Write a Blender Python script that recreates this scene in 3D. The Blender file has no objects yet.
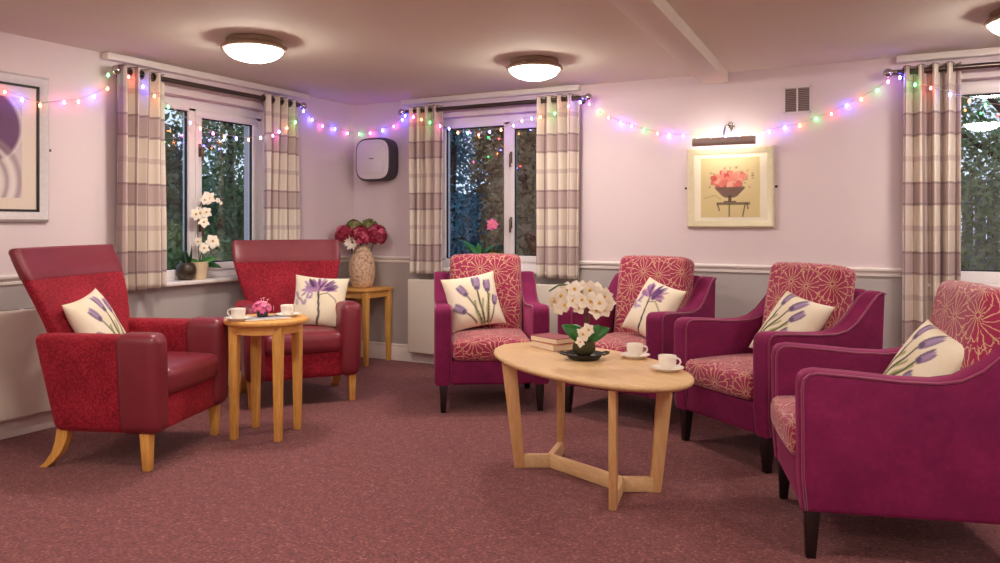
import bpy, bmesh, math, random
import numpy as np
from mathutils import Vector, Matrix, Euler
random.seed(7); rng = np.random.default_rng(7)
PI = math.pi
R = math.radians
scn = bpy.context.scene
COL = scn.collection

# ------------------------------------------------------------------ helpers
def s2l(c):
    c = c / 255.0
    return c / 12.92 if c <= 0.04045 else ((c + 0.055) / 1.055) ** 2.4
def rgb(r, g, b):
    return (s2l(r), s2l(g), s2l(b), 1.0)

class NT:
    def __init__(self, name):
        self.m = bpy.data.materials.new(name); self.m.use_nodes = True
        self.t = self.m.node_tree
        self.b = self.t.nodes['Principled BSDF']
        self.out = self.t.nodes['Material Output']
    def n(self, typ, ins=None, **props):
        nd = self.t.nodes.new(typ)
        for k, v in props.items(): setattr(nd, k, v)
        for k, v in (ins or {}).items(): self.set(nd.inputs[k], v)
        return nd
    def set(self, sock, v):
        if isinstance(v, bpy.types.NodeSocket): self.t.links.new(v, sock)
        elif isinstance(v, bpy.types.Node): self.t.links.new(v.outputs[0], sock)
        else: sock.default_value = v
    def math(self, op, a, b=0.0, c=None):
        ins = {0: a, 1: b}
        if c is not None: ins[2] = c
        return self.n('ShaderNodeMath', ins, operation=op).outputs[0]
    def mix(self, f, a, b, blend='MIX'):
        nd = self.n('ShaderNodeMix', None, data_type='RGBA', blend_type=blend)
        self.set(nd.inputs[0], f); self.set(nd.inputs[6], a); self.set(nd.inputs[7], b)
        return nd.outputs[2]
    def ramp(self, f, stops, interp='LINEAR'):
        nd = self.n('ShaderNodeValToRGB', {0: f}); cr = nd.color_ramp; cr.interpolation = interp
        while len(cr.elements) < len(stops): cr.elements.new(0.5)
        for e, (p, c) in zip(cr.elements, stops): e.position = p; e.color = c
        return nd.outputs[0]
    def coord(self, which='Object'):
        return self.n('ShaderNodeTexCoord').outputs[which]
    def mapping(self, vec, scale=(1, 1, 1), rot=(0, 0, 0)):
        return self.n('ShaderNodeMapping', {0: vec, 'Scale': scale, 'Rotation': rot}).outputs[0]
    def noise(self, vec, scale, detail=2.0, rough=0.5):
        return self.n('ShaderNodeTexNoise', {'Vector': vec, 'Scale': scale, 'Detail': detail, 'Roughness': rough}).outputs[0]
    def bump(self, h, strength=0.2, dist=0.01):
        nd = self.n('ShaderNodeBump', {'Height': h, 'Strength': strength, 'Distance': dist})
        self.set(self.b.inputs['Normal'], nd.outputs[0])
    def p(self, **kw):
        for k, v in kw.items(): self.set(self.b.inputs[k.replace('_', ' ')], v)
        return self

def vary(name, c, amount=0.12, scale=20, rough=0.6, bump=0.0, bscale=None, metal=0.0, detail=3, **kw):
    """plain painted / woven / moulded surface with gentle colour variation"""
    t = NT(name); v = t.coord()
    n = t.noise(v, scale, detail)
    dk = tuple(x * (1 - amount) for x in c[:3]) + (1,); lt = tuple(min(1, x * (1 + amount)) for x in c[:3]) + (1,)
    t.p(Base_Color=t.mix(n, dk, lt), Roughness=rough, Metallic=metal)
    if bump: t.bump(t.noise(v, bscale or scale * 4, 3), bump, 0.004)
    for k, x in kw.items(): t.p(**{k: x})
    return t.m

def wood(name, c, dark, axis=(1, 12, 12), rough=0.42):
    t = NT(name); v = t.coord(); m = t.mapping(v, axis)
    n1 = t.noise(m, 6, 5, 0.6); n2 = t.noise(m, 28, 3, 0.6)
    f = t.math('ADD', t.math('MULTIPLY', n1, 0.7), t.math('MULTIPLY', n2, 0.3))
    f = t.math('MULTIPLY', t.math('SUBTRACT', f, 0.36), 3.2)
    nd = t.n('ShaderNodeClamp', {0: f})
    t.p(Base_Color=t.mix(nd.outputs[0], dark, c), Roughness=rough)
    t.bump(n2, 0.05, 0.002)
    return t.m

def attr_mat(name, rough=0.85, weave=0.15, scale=500):
    t = NT(name)
    a = t.n('ShaderNodeAttribute', None, attribute_name='Col').outputs[0]
    n = t.noise(t.coord(), 60, 3)
    t.p(Base_Color=t.mix(n, t.mix(0.07, a, (0, 0, 0, 1)), a), Roughness=rough)
    if weave: t.bump(t.noise(t.coord(), scale, 2), weave, 0.002)
    return t.m

# ---- mesh helpers
def link(name, me, mats=None, parent=None, smooth=None, loc=None):
    o = bpy.data.objects.new(name, me); COL.objects.link(o)
    for m in (mats if isinstance(mats, (list, tuple)) else [mats]):
        if m: me.materials.append(m)
    if parent: o.parent = parent
    if loc: o.location = loc
    if smooth is not None and len(me.polygons):
        me.polygons.foreach_set('use_smooth', [True] * len(me.polygons))
        if smooth < 179: me.set_sharp_from_angle(angle=R(smooth))
    return o
def obj(name, bm, mats=None, parent=None, smooth=40, loc=None):
    me = bpy.data.meshes.new(name); bm.normal_update(); bm.to_mesh(me); bm.free()
    return link(name, me, mats, parent, smooth, loc)
def tag(o, label, cat, group=None, kind=None):
    o['label'] = label; o['category'] = cat
    if group: o['group'] = group
    if kind: o['kind'] = kind
    return o
def thing(name, label, cat, loc=(0, 0, 0), rz=0.0, group=None):
    o = bpy.data.objects.new(name, None); COL.objects.link(o)
    o.empty_display_size = 0.1; o.location = loc; o.rotation_euler = (0, 0, rz)
    return tag(o, label, cat, group)
def struct(o):
    o['kind'] = 'structure'; return o
def sempty(name, loc=(0, 0, 0)):
    o = bpy.data.objects.new(name, None); COL.objects.link(o); o.location = loc; o['kind'] = 'structure'; return o
def dup(root, label=None, loc=None, rz=None):
    r = root.copy(); COL.objects.link(r)
    if label: r['label'] = label
    if loc is not None: r.location = loc
    if rz is not None: r.rotation_euler = (0, 0, rz)
    for ch in list(root.children):
        c = ch.copy(); COL.objects.link(c); c.parent = r
        for g in list(ch.children):
            d = g.copy(); COL.objects.link(d); d.parent = c
    return r

def bx(bm, c, s, rot=None, bev=0.0, seg=2, mi=0):
    """box with optional bevelled edges added to bm"""
    t = bmesh.new(); bmesh.ops.create_cube(t, size=1.0)
    for v in t.verts: v.co = Vector((v.co.x * s[0], v.co.y * s[1], v.co.z * s[2]))
    if bev: bmesh.ops.bevel(t, geom=t.edges[:], offset=bev, segments=seg, profile=0.5, affect='EDGES')
    M = Matrix.Translation(c) @ (Euler(rot).to_matrix().to_4x4() if rot else Matrix.Identity(4))
    t.transform(M); merge(bm, t, mi); return bm
def merge(bm, t, mi=0, M=None):
    vm = {}
    for v in t.verts: vm[v] = bm.verts.new(M @ v.co if M else v.co)
    for f in t.faces:
        try:
            nf = bm.faces.new([vm[v] for v in f.verts]); nf.material_index = mi or f.material_index
        except ValueError: pass
    t.free()
def taper(bm, p0, p1, s0, s1, bev=0.004):
    """square tapered leg from p0 (top, size s0) to p1 (bottom, size s1)"""
    t = bmesh.new(); vs = []
    for p, s in ((p0, s0), (p1, s1)):
        sx, sy = (s if isinstance(s, tuple) else (s, s))
        for dx, dy in ((-1, -1), (1, -1), (1, 1), (-1, 1)):
            vs.append(t.verts.new((p[0] + dx * sx / 2, p[1] + dy * sy / 2, p[2])))
    a, b = vs[:4], vs[4:]
    t.faces.new(a); t.faces.new(b[::-1])
    for i in range(4): t.faces.new((a[i], b[i], b[(i + 1) % 4], a[(i + 1) % 4]))
    bmesh.ops.recalc_face_normals(t, faces=t.faces[:])
    if bev: bmesh.ops.bevel(t, geom=t.edges[:], offset=bev, segments=2, profile=0.5, affect='EDGES')
    merge(bm, t); return bm
def extrude_poly(bm, pts, w, y0=0.0, bev=0.015, seg=3):
    """polygon in XZ extruded by w along Y, centred on y0, edges bevelled"""
    t = bmesh.new()
    a = [t.verts.new((x, y0 - w / 2, z)) for x, z in pts]; b = [t.verts.new((x, y0 + w / 2, z)) for x, z in pts]
    t.faces.new(a); t.faces.new(b[::-1]); n = len(pts)
    for i in range(n): t.faces.new((a[i], b[i], b[(i + 1) % n], a[(i + 1) % n]))
    bmesh.ops.recalc_face_normals(t, faces=t.faces[:])
    if bev:
        cap = [e for e in t.edges if abs(e.verts[0].co.y - e.verts[1].co.y) < 1e-6]
        bmesh.ops.bevel(t, geom=cap, offset=bev, segments=seg, profile=0.5, affect='EDGES', clamp_overlap=True)
    merge(bm, t); return bm
def lathe(bm, prof, n=32, c=(0, 0, 0), mi=0, fr=None):
    """revolve (r, z) profile; fr(theta) scales radius"""
    rings = []
    for r, z in prof:
        if r < 1e-6: rings.append([bm.verts.new((c[0], c[1], c[2] + z))])
        else:
            ring = []
            for i in range(n):
                th = 2 * PI * i / n; q = r * (fr(th, z) if fr else 1)
                ring.append(bm.verts.new((c[0] + q * math.cos(th), c[1] + q * math.sin(th), c[2] + z)))
            rings.append(ring)
    for a, b in zip(rings, rings[1:]):
        for i in range(n):
            j = (i + 1) % n
            if len(a) == 1 and len(b) == 1: continue
            if len(a) == 1: f = bm.faces.new((a[0], b[i], b[j]))
            elif len(b) == 1: f = bm.faces.new((a[i], b[0], a[j]))
            else: f = bm.faces.new((a[i], b[i], b[j], a[j]))
            f.material_index = mi
    bmesh.ops.recalc_face_normals(bm, faces=bm.faces[:]); return bm
def tube(bm, pts, r, n=8, closed=False, mi=0):
    pts = [Vector(p) for p in pts]; m = len(pts); rings = []
    up = None
    for i in range(m):
        if closed: d = pts[(i + 1) % m] - pts[i - 1]
        else: d = pts[min(i + 1, m - 1)] - pts[max(i - 1, 0)]
        if d.length < 1e-9: d = Vector((0, 0, 1))
        d.normalize()
        if up is None: up = d.orthogonal().normalized()
        up = (up - d * up.dot(d)); up = up.normalized() if up.length > 1e-6 else d.orthogonal().normalized()
        s = d.cross(up); rr = r[i] if isinstance(r, (list, tuple)) else r
        rings.append([bm.verts.new(pts[i] + (up * math.cos(2 * PI * k / n) + s * math.sin(2 * PI * k / n)) * rr) for k in range(n)])
    for i in range(m if closed else m - 1):
        a, b = rings[i], rings[(i + 1) % m]
        for k in range(n):
            f = bm.faces.new((a[k], a[(k + 1) % n], b[(k + 1) % n], b[k])); f.material_index = mi
    if not closed:
        bm.faces.new(rings[0][::-1]).material_index = mi; bm.faces.new(rings[-1]).material_index = mi
    return bm
def rbox(name, size, r, mat, parent=None, n=10, bulge=(0, 0, 0), M=None, warp=None):
    """soft upholstered box: rounded edges, bulging faces, UV in metres"""
    hx, hy, hz = (s / 2 for s in size); H = (hx, hy, hz)
    def ticks(h):
        i = h - r; t = [-h, -h + r * .3, -h + r * .65] + list(np.linspace(-i, i, n)) + [h - r * .65, h - r * .3, h]
        return t
    T = [ticks(h) for h in H]
    verts, idx, faces, uvs = [], {}, [], []
    def vid(p):
        k = tuple(round(x, 5) for x in p)
        if k not in idx:
            q = [max(-(h - r), min(h - r, x)) for x, h in zip(p, H)]
            d = [a - b for a, b in zip(p, q)]; L = math.sqrt(sum(x * x for x in d)) or 1
            o = [a + x / L * r for a, x in zip(q, d)]
            w = [max(0, 1 - (x / h) ** 2) for x, h in zip(o, H)]
            for ax in range(3):
                if bulge[ax]:
                    g = 1
                    for k2 in range(3):
                        if k2 != ax: g *= w[k2] ** .7
                    o[ax] += bulge[ax] * g * (o[ax] / H[ax])
            idx[k] = len(verts); verts.append(o)
        return idx[k]
    for ax in range(3):
        b, c = [(1, 2), (0, 2), (0, 1)][ax]
        for sg in (-1, 1):
            for i in range(len(T[b]) - 1):
                for j in range(len(T[c]) - 1):
                    q, uv = [], []
                    for (u, v) in ((i, j), (i + 1, j), (i + 1, j + 1), (i, j + 1)):
                        p = [0, 0, 0]; p[ax] = sg * H[ax]; p[b] = T[b][u]; p[c] = T[c][v]
                        q.append(vid(p)); uv.append((p[b] + ax * .37, p[c] + sg * .21))
                    flip = (sg < 0) ^ (ax == 1)
                    if flip: q.reverse(); uv.reverse()
                    faces.append(q); uvs += uv
    me = bpy.data.meshes.new(name)
    if M: verts = [tuple(M @ Vector(v)) for v in verts]
    if warp: verts = [warp(v) for v in verts]
    me.from_pydata(verts, [], faces)
    ul = me.uv_layers.new(name='UVMap'); ul.data.foreach_set('uv', [x for u in uvs for x in u])
    return link(name, me, mat, parent, 179)

def petal(bm, base, d, up, L, W, curl=0.2, n=5, mi=0, cup=0.15):
    """leaf / petal blade with a little cup and curl"""
    d = Vector(d).normalized(); up = Vector(up); up = (up - d * up.dot(d))
    up = up.normalized() if up.length > 1e-5 else d.orthogonal().normalized()
    s = d.cross(up); base = Vector(base); rows = []
    for i in range(n + 1):
        t = i / n; w = W / 2 * (math.sin(PI * min(1, t ** .8 * .96 + .04)) ** .7)
        c = base + d * (L * t) + up * (-curl * L * t * t)
        rows.append([bm.verts.new(c - s * w + up * cup * w), bm.verts.new(c), bm.verts.new(c + s * w + up * cup * w)])
    for a, b in zip(rows, rows[1:]):
        for k in (0, 1):
            bm.faces.new((a[k], a[k + 1], b[k + 1], b[k])).material_index = mi
    return bm

# ------------------------------------------------------------------ materials
M = {}
M['wall_up'] = vary('lilac_wall_paint', rgb(226, 211, 213), .03, 3, .75, .04, 300)
M['wall_low'] = vary('grey_wall_paint', rgb(184, 177, 174), .03, 3, .7, .04, 300)
M['ceil'] = vary('ceiling_paint', rgb(226, 218, 202), .03, 3, .85, .04, 200)
M['white'] = vary('white_gloss_paint', rgb(236, 228, 222), .03, 8, .4)
M['upvc'] = vary('white_window_plastic', rgb(238, 232, 232), .02, 8, .3)
M['seal'] = vary('black_window_seal', rgb(28, 26, 28), .1, 20, .6)
M['heater'] = vary('cream_enamel', rgb(232, 224, 208), .02, 10, .4)
M['dark'] = vary('dark_recess', rgb(50, 45, 44), .1, 10, .7)
M['gunmetal'] = vary('brushed_gunmetal', rgb(96, 84, 78), .1, 60, .3, metal=.9)
M['ventgrey'] = vary('taupe_vent_metal', rgb(160, 140, 134), .1, 40, .5)
M['lamprim'] = vary('brushed_bronze_rim', rgb(150, 126, 106), .1, 40, .35, metal=.4)
M['chrome'] = vary('polished_chrome', rgb(190, 186, 184), .05, 30, .15, metal=1.0)
M['bronze'] = vary('bronze_lamp_metal', rgb(120, 100, 82), .1, 40, .35, metal=.8)
M['oak'] = wood('honey_oak', rgb(236, 184, 98), rgb(208, 146, 66), (14, 14, 1))
M['oak_top'] = wood('honey_oak_top', rgb(238, 186, 104), rgb(212, 150, 72), (1, 14, 14))
M['beech'] = wood('pale_beech', rgb(230, 196, 148), rgb(212, 172, 120), (1, 10, 10))
M['beech_leg'] = wood('pale_beech_upright', rgb(228, 186, 130), rgb(208, 160, 104), (10, 10, 1))
M['darkleg'] = wood('black_stained_wood', rgb(40, 24, 24), rgb(24, 14, 14), (8, 8, 1), .35)
M['leather'] = vary('burgundy_leather', rgb(124, 40, 52), .16, 9, .36, .12, 260)
M['cup'] = vary('white_glazed_china', rgb(242, 236, 224), .015, 20, .15)
M['pot'] = vary('cream_glazed_pot', rgb(226, 206, 170), .06, 20, .35)
M['leaf'] = vary('green_leaf', rgb(46, 112, 46), .3, 30, .4)
M['darkleaf'] = vary('dark_green_leaf', rgb(30, 62, 34), .3, 30, .4)
M['stem'] = vary('green_stem', rgb(72, 104, 48), .2, 30, .5)
M['moss'] = vary('brown_green_moss', rgb(66, 62, 30), .5, 60, .95, .6, 120)
M['whitepetal'] = vary('white_petal', rgb(248, 240, 222), .05, 40, .6)
M['yellow'] = vary('yellow_flower_centre', rgb(226, 180, 70), .2, 60, .6)
M['crimson'] = vary('crimson_petal', rgb(148, 26, 56), .4, 50, .7)
M['greenpetal'] = vary('olive_green_petal', rgb(112, 124, 62), .35, 50, .7)
M['crimson_light'] = vary('rose_petal', rgb(206, 92, 122), .3, 50, .7)
M['greenpetal_light'] = vary('pale_olive_petal', rgb(150, 128, 92), .3, 50, .7)
M['pinkpetal'] = vary('bright_pink_petal', rgb(236, 112, 160), .25, 60, .6)
M['pinkpale'] = vary('pale_pink_petal', rgb(244, 186, 196), .1, 60, .6)
M['darkpot'] = vary('dark_brown_glaze', rgb(58, 46, 32), .4, 40, .35)
M['iron'] = vary('black_cast_iron', rgb(48, 44, 42), .15, 60, .45, metal=.4)
M['charcoal'] = vary('charcoal_plastic', rgb(62, 54, 62), .1, 30, .55)
M['palegrey'] = vary('pale_grey_plastic', rgb(224, 216, 220), .02, 30, .4)
M['cable'] = vary('clear_light_cable', rgb(190, 190, 180), .1, 50, .4)
M['page'] = vary('book_pages', rgb(232, 214, 188), .08, 200, .8)
M['cover_red'] = vary('dusky_red_book_cover', rgb(150, 62, 72), .1, 30, .45)
M['cover_tan'] = vary('tan_book_cover', rgb(200, 142, 104), .1, 30, .45)
M['silver'] = vary('silver_leaf_frame', rgb(206, 200, 200), .12, 40, .35, metal=.25)
M['champagne'] = vary('champagne_gilt_frame', rgb(222, 214, 180), .1, 40, .35, metal=.15)
M['fence'] = wood('weathered_fence_board', rgb(160, 158, 160), rgb(110, 110, 116), (10, 10, 1), .9)
M['bark'] = vary('tree_bark', rgb(66, 52, 42), .3, 12, .9)
M['lawn'] = vary('lawn_grass', rgb(80, 112, 60), .4, 8, .95)
for nm, c in (('fol_dark', (74, 104, 70)), ('fol_mid', (134, 152, 90)), ('fol_teal', (112, 156, 164)), ('fol_brown', (176, 140, 90))):
    M[nm] = vary(nm + '_leaves', rgb(*c), .5, 3, .7)

def m_carpet():
    t = NT('mauve_loop_carpet'); v = t.coord()
    a = t.noise(v, 70, 4, .75); b = t.noise(v, 1.6, 3, .55); c0 = t.noise(v, 22, 2, .5)
    wv = t.n('ShaderNodeTexVoronoi', {'Vector': v, 'Scale': 110.0}).outputs[0]
    f = t.math('ADD', t.math('MULTIPLY', a, .8), t.math('MULTIPLY', c0, .2))
    c = t.ramp(f, [(.34, rgb(54, 22, 28)), (.46, rgb(108, 54, 56)), (.55, rgb(132, 70, 68)), (.68, rgb(192, 136, 126))])
    c = t.mix(t.math('MULTIPLY', b, .35), c, rgb(104, 52, 60))
    t.p(Base_Color=c, Roughness=.95, Sheen_Weight=.1)
    t.bump(wv, .35, .005); return t.m
M['carpet'] = m_carpet()
def m_velvet():
    t = NT('magenta_velvet'); v = t.coord()
    a = t.noise(v, 6, 4, .6); b = t.noise(v, 45, 3, .6)
    f = t.math('ADD', t.math('MULTIPLY', a, .7), t.math('MULTIPLY', b, .3))
    c = t.ramp(f, [(.3, rgb(104, 22, 66)), (.5, rgb(122, 28, 76)), (.7, rgb(140, 36, 88))])
    t.p(Base_Color=c, Roughness=.75, Sheen_Weight=.5, Sheen_Roughness=.35, Sheen_Tint=rgb(236, 120, 170), Specular_IOR_Level=.2)
    t.bump(b, .08, .004); return t.m
M['velvet'] = m_velvet()
def m_piping():
    return vary('magenta_piping', rgb(136, 32, 80), .1, 30, .6, Sheen_Weight=.4)
M['piping'] = m_piping()
def m_damask():
    t = NT('scarlet_damask'); v = t.coord()
    a = t.noise(v, 75, 4, .65); b = t.noise(v, 5, 2, .5)
    f = t.math('ADD', t.math('MULTIPLY', a, .75), t.math('MULTIPLY', b, .25))
    c = t.ramp(f, [(.36, rgb(104, 8, 26)), (.5, rgb(142, 20, 40)), (.66, rgb(172, 42, 60))])
    t.p(Base_Color=c, Roughness=.75, Sheen_Weight=.3, Sheen_Tint=rgb(255, 120, 120), Specular_IOR_Level=.25)
    t.bump(a, .25, .004); return t.m
M['damask'] = m_damask()
def m_burst():
    """woven magenta cloth with cream starburst flowers; UV in metres"""
    t = NT('starburst_flower_weave')
    uv = t.n('ShaderNodeUVMap').outputs[0]
    vor = t.n('ShaderNodeTexVoronoi', {'Vector': uv, 'Scale': 6.0, 'Randomness': .8}, voronoi_dimensions='2D', feature='F1')
    d = t.n('ShaderNodeVectorMath', {0: uv, 1: vor.outputs['Position']}, operation='SUBTRACT').outputs[0]
    sx = t.n('ShaderNodeSeparateXYZ', {0: d})
    th = t.math('ARCTAN2', sx.outputs[1], sx.outputs[0])
    r = t.n('ShaderNodeVectorMath', {0: d}, operation='LENGTH').outputs['Value']
    wob = t.math('MULTIPLY', t.math('SUBTRACT', t.noise(uv, 25, 2), .5), .5)
    w = t.math('ABSOLUTE', t.math('SINE', t.math('MULTIPLY', t.math('ADD', th, wob), 7.5)))
    # distance (m) to the gap between two petals; each petal is outlined and has a split middle line
    gap = t.math('MULTIPLY', t.math('MULTIPLY', w, r), .133)
    tip = t.math('ABSOLUTE', t.math('SUBTRACT', r, t.math('ADD', .078, t.math('MULTIPLY', w, .024))))
    w2 = t.math('SUBTRACT', 1.0, w)
    mid = t.math('ADD', t.math('MULTIPLY', t.math('MULTIPLY', w2, r), .26), t.math('MULTIPLY', t.math('GREATER_THAN', r, .062), .05))
    mid = t.math('ADD', mid, t.math('MULTIPLY', t.math('LESS_THAN', r, .034), .05))
    wid = t.math('ADD', .0013, t.math('MULTIPLY', r, .017))
    on = t.math('LESS_THAN', t.math('MINIMUM', gap, tip), wid)
    keep = t.math('GREATER_THAN', r, .009)
    on = t.math('MULTIPLY', on, keep)
    n = t.noise(uv, 160, 2)
    base = t.mix(n, rgb(140, 26, 66), rgb(176, 48, 90))
    gold = t.mix(n, rgb(190, 142, 112), rgb(226, 186, 148))
    t.p(Base_Color=t.mix(on, base, gold), Roughness=.7, Sheen_Weight=.3, Specular_IOR_Level=.3)
    t.bump(on, .25, .003); return t.m
M['burst'] = m_burst()
def m_plaid():
    """checked curtain cloth: UV in metres, u across the cloth, v up"""
    t = NT('plaid_curtain_cloth')
    sx = t.n('ShaderNodeSeparateXYZ', {0: t.n('ShaderNodeUVMap').outputs[0]})
    u, v = sx.outputs[0], sx.outputs[1]
    def band(x, per, lo, hi, off=0.0):
        f = t.math('FRACT', t.math('DIVIDE', t.math('ADD', x, off), per))
        return t.math('MULTIPLY', t.math('GREATER_THAN', f, lo), t.math('LESS_THAN', f, hi))
    cream = rgb(232, 222, 206); mauve = rgb(170, 140, 146); plum = rgb(112, 80, 88)
    n = t.noise(t.n('ShaderNodeUVMap').outputs[0], 350, 2)
    wob = t.math('MULTIPLY', t.noise(t.n('ShaderNodeUVMap').outputs[0], 3, 2), .012)
    v = t.math('ADD', v, wob)
    c = t.mix(t.math('MULTIPLY', band(u, .21, .10, .48), .38), cream, mauve)
    c = t.mix(t.math('MULTIPLY', band(v, .46, .05, .36), .60), c, mauve)
    c = t.mix(t.math('MULTIPLY', band(v, .46, .66, .74), .40), c, mauve)
    c = t.mix(t.math('MULTIPLY', band(v, .46, .03, .065), .60), c, plum)
    c = t.mix(t.math('MULTIPLY', band(v, .46, .335, .37), .55), c, plum)
    c = t.mix(t.math('MULTIPLY', band(u, .21, .10, .20), .62), c, plum)
    c = t.mix(t.math('MULTIPLY', band(u, .21, .60, .66), .50), c, plum)
    c = t.mix(t.math('MULTIPLY', n, .2), c, rgb(200, 180, 176))
    t.p(Base_Color=c, Roughness=.9, Sheen_Weight=.1)
    t.bump(n, .15, .002); return t.m
M['plaid'] = m_plaid()
def m_glass():
    t = NT('window_glass')
    tr = t.n('ShaderNodeBsdfTransparent', {0: (.93, .96, .96, 1)})
    gl = t.n('ShaderNodeBsdfGlossy', {0: (1, 1, 1, 1), 'Roughness': .02})
    bf = t.n('ShaderNodeNewGeometry').outputs['Backfacing']
    fr = t.n('ShaderNodeFresnel', {0: t.math('SUBTRACT', 1.5, t.math('MULTIPLY', bf, .8333))})
    dn = t.noise(t.coord(), 3, 2)
    f = t.math('ADD', t.math('MULTIPLY', fr.outputs[0], 1.3), t.math('MULTIPLY', dn, .02))
    mx = t.n('ShaderNodeMixShader', {0: f, 1: tr.outputs[0], 2: gl.outputs[0]})
    t.t.links.new(mx.outputs[0], t.out.inputs[0]); return t.m
M['glass'] = m_glass()
def m_emit(name, c, s, base=(.9, .9, .9, 1)):
    t = NT(name); n = t.noise(t.coord(), 8, 2)
    t.p(Base_Color=base, Emission_Color=t.mix(t.math('MULTIPLY', n, .1), c, (1, 1, 1, 1)), Emission_Strength=s, Roughness=.3)
    return t.m
LAMP = 68.0
M['diffuser'] = m_emit('glowing_opal_glass', (1.0, .90, .80, 1), LAMP)
BULB = 24.0
for k, c, s in (('r', (1, .03, .02, 1), 1.1), ('g', (.02, 1, .16, 1), .8), ('b', (.06, .05, 1, 1), 3.6), ('o', (1, .24, .015, 1), 1.0),
                ('p', (1, .09, .50, 1), 1.3), ('w', (.6, .75, 1, 1), .8)):
    M['bulb_' + k] = m_emit('glowing_bulb_' + {'r': 'red', 'g': 'green', 'b': 'blue', 'o': 'amber', 'p': 'pink', 'w': 'white'}[k], c, BULB * s)
M['tube'] = m_emit('glowing_picture_tube', (1, .92, .80, 1), 27)
M['cushion'] = attr_mat('printed_linen', .9, .2, 420)
M['paint'] = attr_mat('printed_paper', .6, 0)

# ------------------------------------------------------------------ room shell
CH = 2.40; RX = 7.4; FY = -7.6; TH = 0.30
def wall(name, horiz, length, holes, flip):
    """inner face on the axis, TH thick outwards; holes (a0, a1, z0, z1)"""
    bm = bmesh.new()
    A = sorted({length[0], length[1]} | {h[0] for h in holes} | {h[1] for h in holes})
    Z = sorted({0.0, .93, CH + .1} | {h[2] for h in holes} | {h[3] for h in holes})
    P = (lambda a, d, z: (a, d, z)) if horiz else (lambda a, d, z: (-d, a, z))
    def hole(a, z): return any(h[0] < a < h[1] and h[2] < z < h[3] for h in holes)
    def q(*ps, mi=0):
        f = bm.faces.new([bm.verts.new(p) for p in ps]); f.material_index = mi
    for a0, a1 in zip(A, A[1:]):
        for z0, z1 in zip(Z, Z[1:]):
            if hole((a0 + a1) / 2, (z0 + z1) / 2): continue
            mi = 1 if z1 <= .931 else 0
            for d in (0, TH): q(P(a0, d, z0), P(a1, d, z0), P(a1, d, z1), P(a0, d, z1), mi=mi)
    for a0, a1, z0, z1 in holes + [(length[0], length[1], 0.0, CH + .1)]:
        q(P(a0, 0, z0), P(a0, TH, z0), P(a0, TH, z1), P(a0, 0, z1)); q(P(a1, 0, z0), P(a1, TH, z0), P(a1, TH, z1), P(a1, 0, z1))
        q(P(a0, 0, z0), P(a1, 0, z0), P(a1, TH, z0), P(a0, TH, z0)); q(P(a0, 0, z1), P(a1, 0, z1), P(a1, TH, z1), P(a0, TH, z1))
    bmesh.ops.remove_doubles(bm, verts=bm.verts[:], dist=1e-5)
    bmesh.ops.recalc_face_normals(bm, faces=bm.faces[:])
    o = struct(obj(name, bm, [M['wall_up'], M['wall_low']], smooth=None)); return o
W1 = (-2.45, -1.10, .845, 2.21)      # left wall (along y)
W2 = (.90, 2.28, .87, 2.22)          # back wall (along x)
W3 = (4.86, 6.40, .87, 2.22)
wall('wall_left', False, (FY, 0.0), [W1], False)
wall('wall_back', True, (-TH, RX + TH), [W2, W3], False)
bm = bmesh.new(); bx(bm, (RX + .1, FY / 2, CH / 2), (.2, -FY, CH + .1)); struct(obj('wall_right', bm, M['wall_up'], smooth=None))
bm = bmesh.new(); bx(bm, (RX / 2, FY - .1, CH / 2), (RX + .4, .2, CH + .1)); struct(obj('wall_front', bm, M['wall_up'], smooth=None))
bm = bmesh.new(); bx(bm, (RX / 2, FY / 2, -.05), (RX + .2, -FY + .2, .10)); struct(obj('floor', bm, M['carpet'], smooth=None))
bm = bmesh.new(); bx(bm, (RX / 2, FY / 2 + .1, CH + .06), (RX + .2, -FY + .4, .12)); struct(obj('ceiling', bm, M['ceil'], smooth=None))
bm = bmesh.new(); bx(bm, (3.436 - FY / 2 * math.tan(R(3.2)), FY / 2 - .02, 2.362), (.188, -FY - .02, .085), (0, 0, R(3.2)), bev=.008); struct(obj('ceiling_beam', bm, M['ceil']))

def moulding(name, prof, p0, p1, out, mat):
    """profile (offset, z) swept from p0 to p1, sticking out along `out`"""
    bm = bmesh.new(); o = Vector(out)
    ends = [[bm.verts.new(Vector(p) + o * d + Vector((0, 0, z))) for d, z in prof] for p in (p0, p1)]
    n = len(prof)
    for i in range(n):
        j = (i + 1) % n; bm.faces.new((ends[0][i], ends[0][j], ends[1][j], ends[1][i]))
    bm.faces.new(ends[0]); bm.faces.new(ends[1][::-1]); bmesh.ops.recalc_face_normals(bm, faces=bm.faces[:])
    return struct(obj(name, bm, mat, smooth=25))
RAIL = [(0, .905), (.012, .905), (.014, .918), (.008, .924), (.010, .934), (.026, .942), (.028, .954), (.018, .962), (0, .964)]
SKIRT = [(0, 0), (.018, 0), (.018, .115), (.012, .128), (.014, .140), (.006, .150), (0, .152)]
def rail_pieces(name, along_x, spans):
    for k, (a, b) in enumerate(spans):
        nm = name if k == 0 else f'{name[:-1]}{int(name[-1]) + 10 + k}'
        if along_x: moulding(nm, RAIL, (a, 0, 0), (b, 0, 0), (0, -1, 0), M['white'])
        else: moulding(nm, RAIL, (0, a, 0), (0, b, 0), (1, 0, 0), M['white'])
rail_pieces('trim_1', True, [(0, W2[0]), (W2[1], W3[0]), (W3[1], RX)])
rail_pieces('trim_2', False, [(FY, W1[0]), (W1[1], 0)])
moulding('baseboard_back', SKIRT, (0, 0, 0), (RX, 0, 0), (0, -1, 0), M['white'])
moulding('baseboard_left', SKIRT, (0, FY, 0), (0, 0, 0), (1, 0, 0), M['white'])
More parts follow.
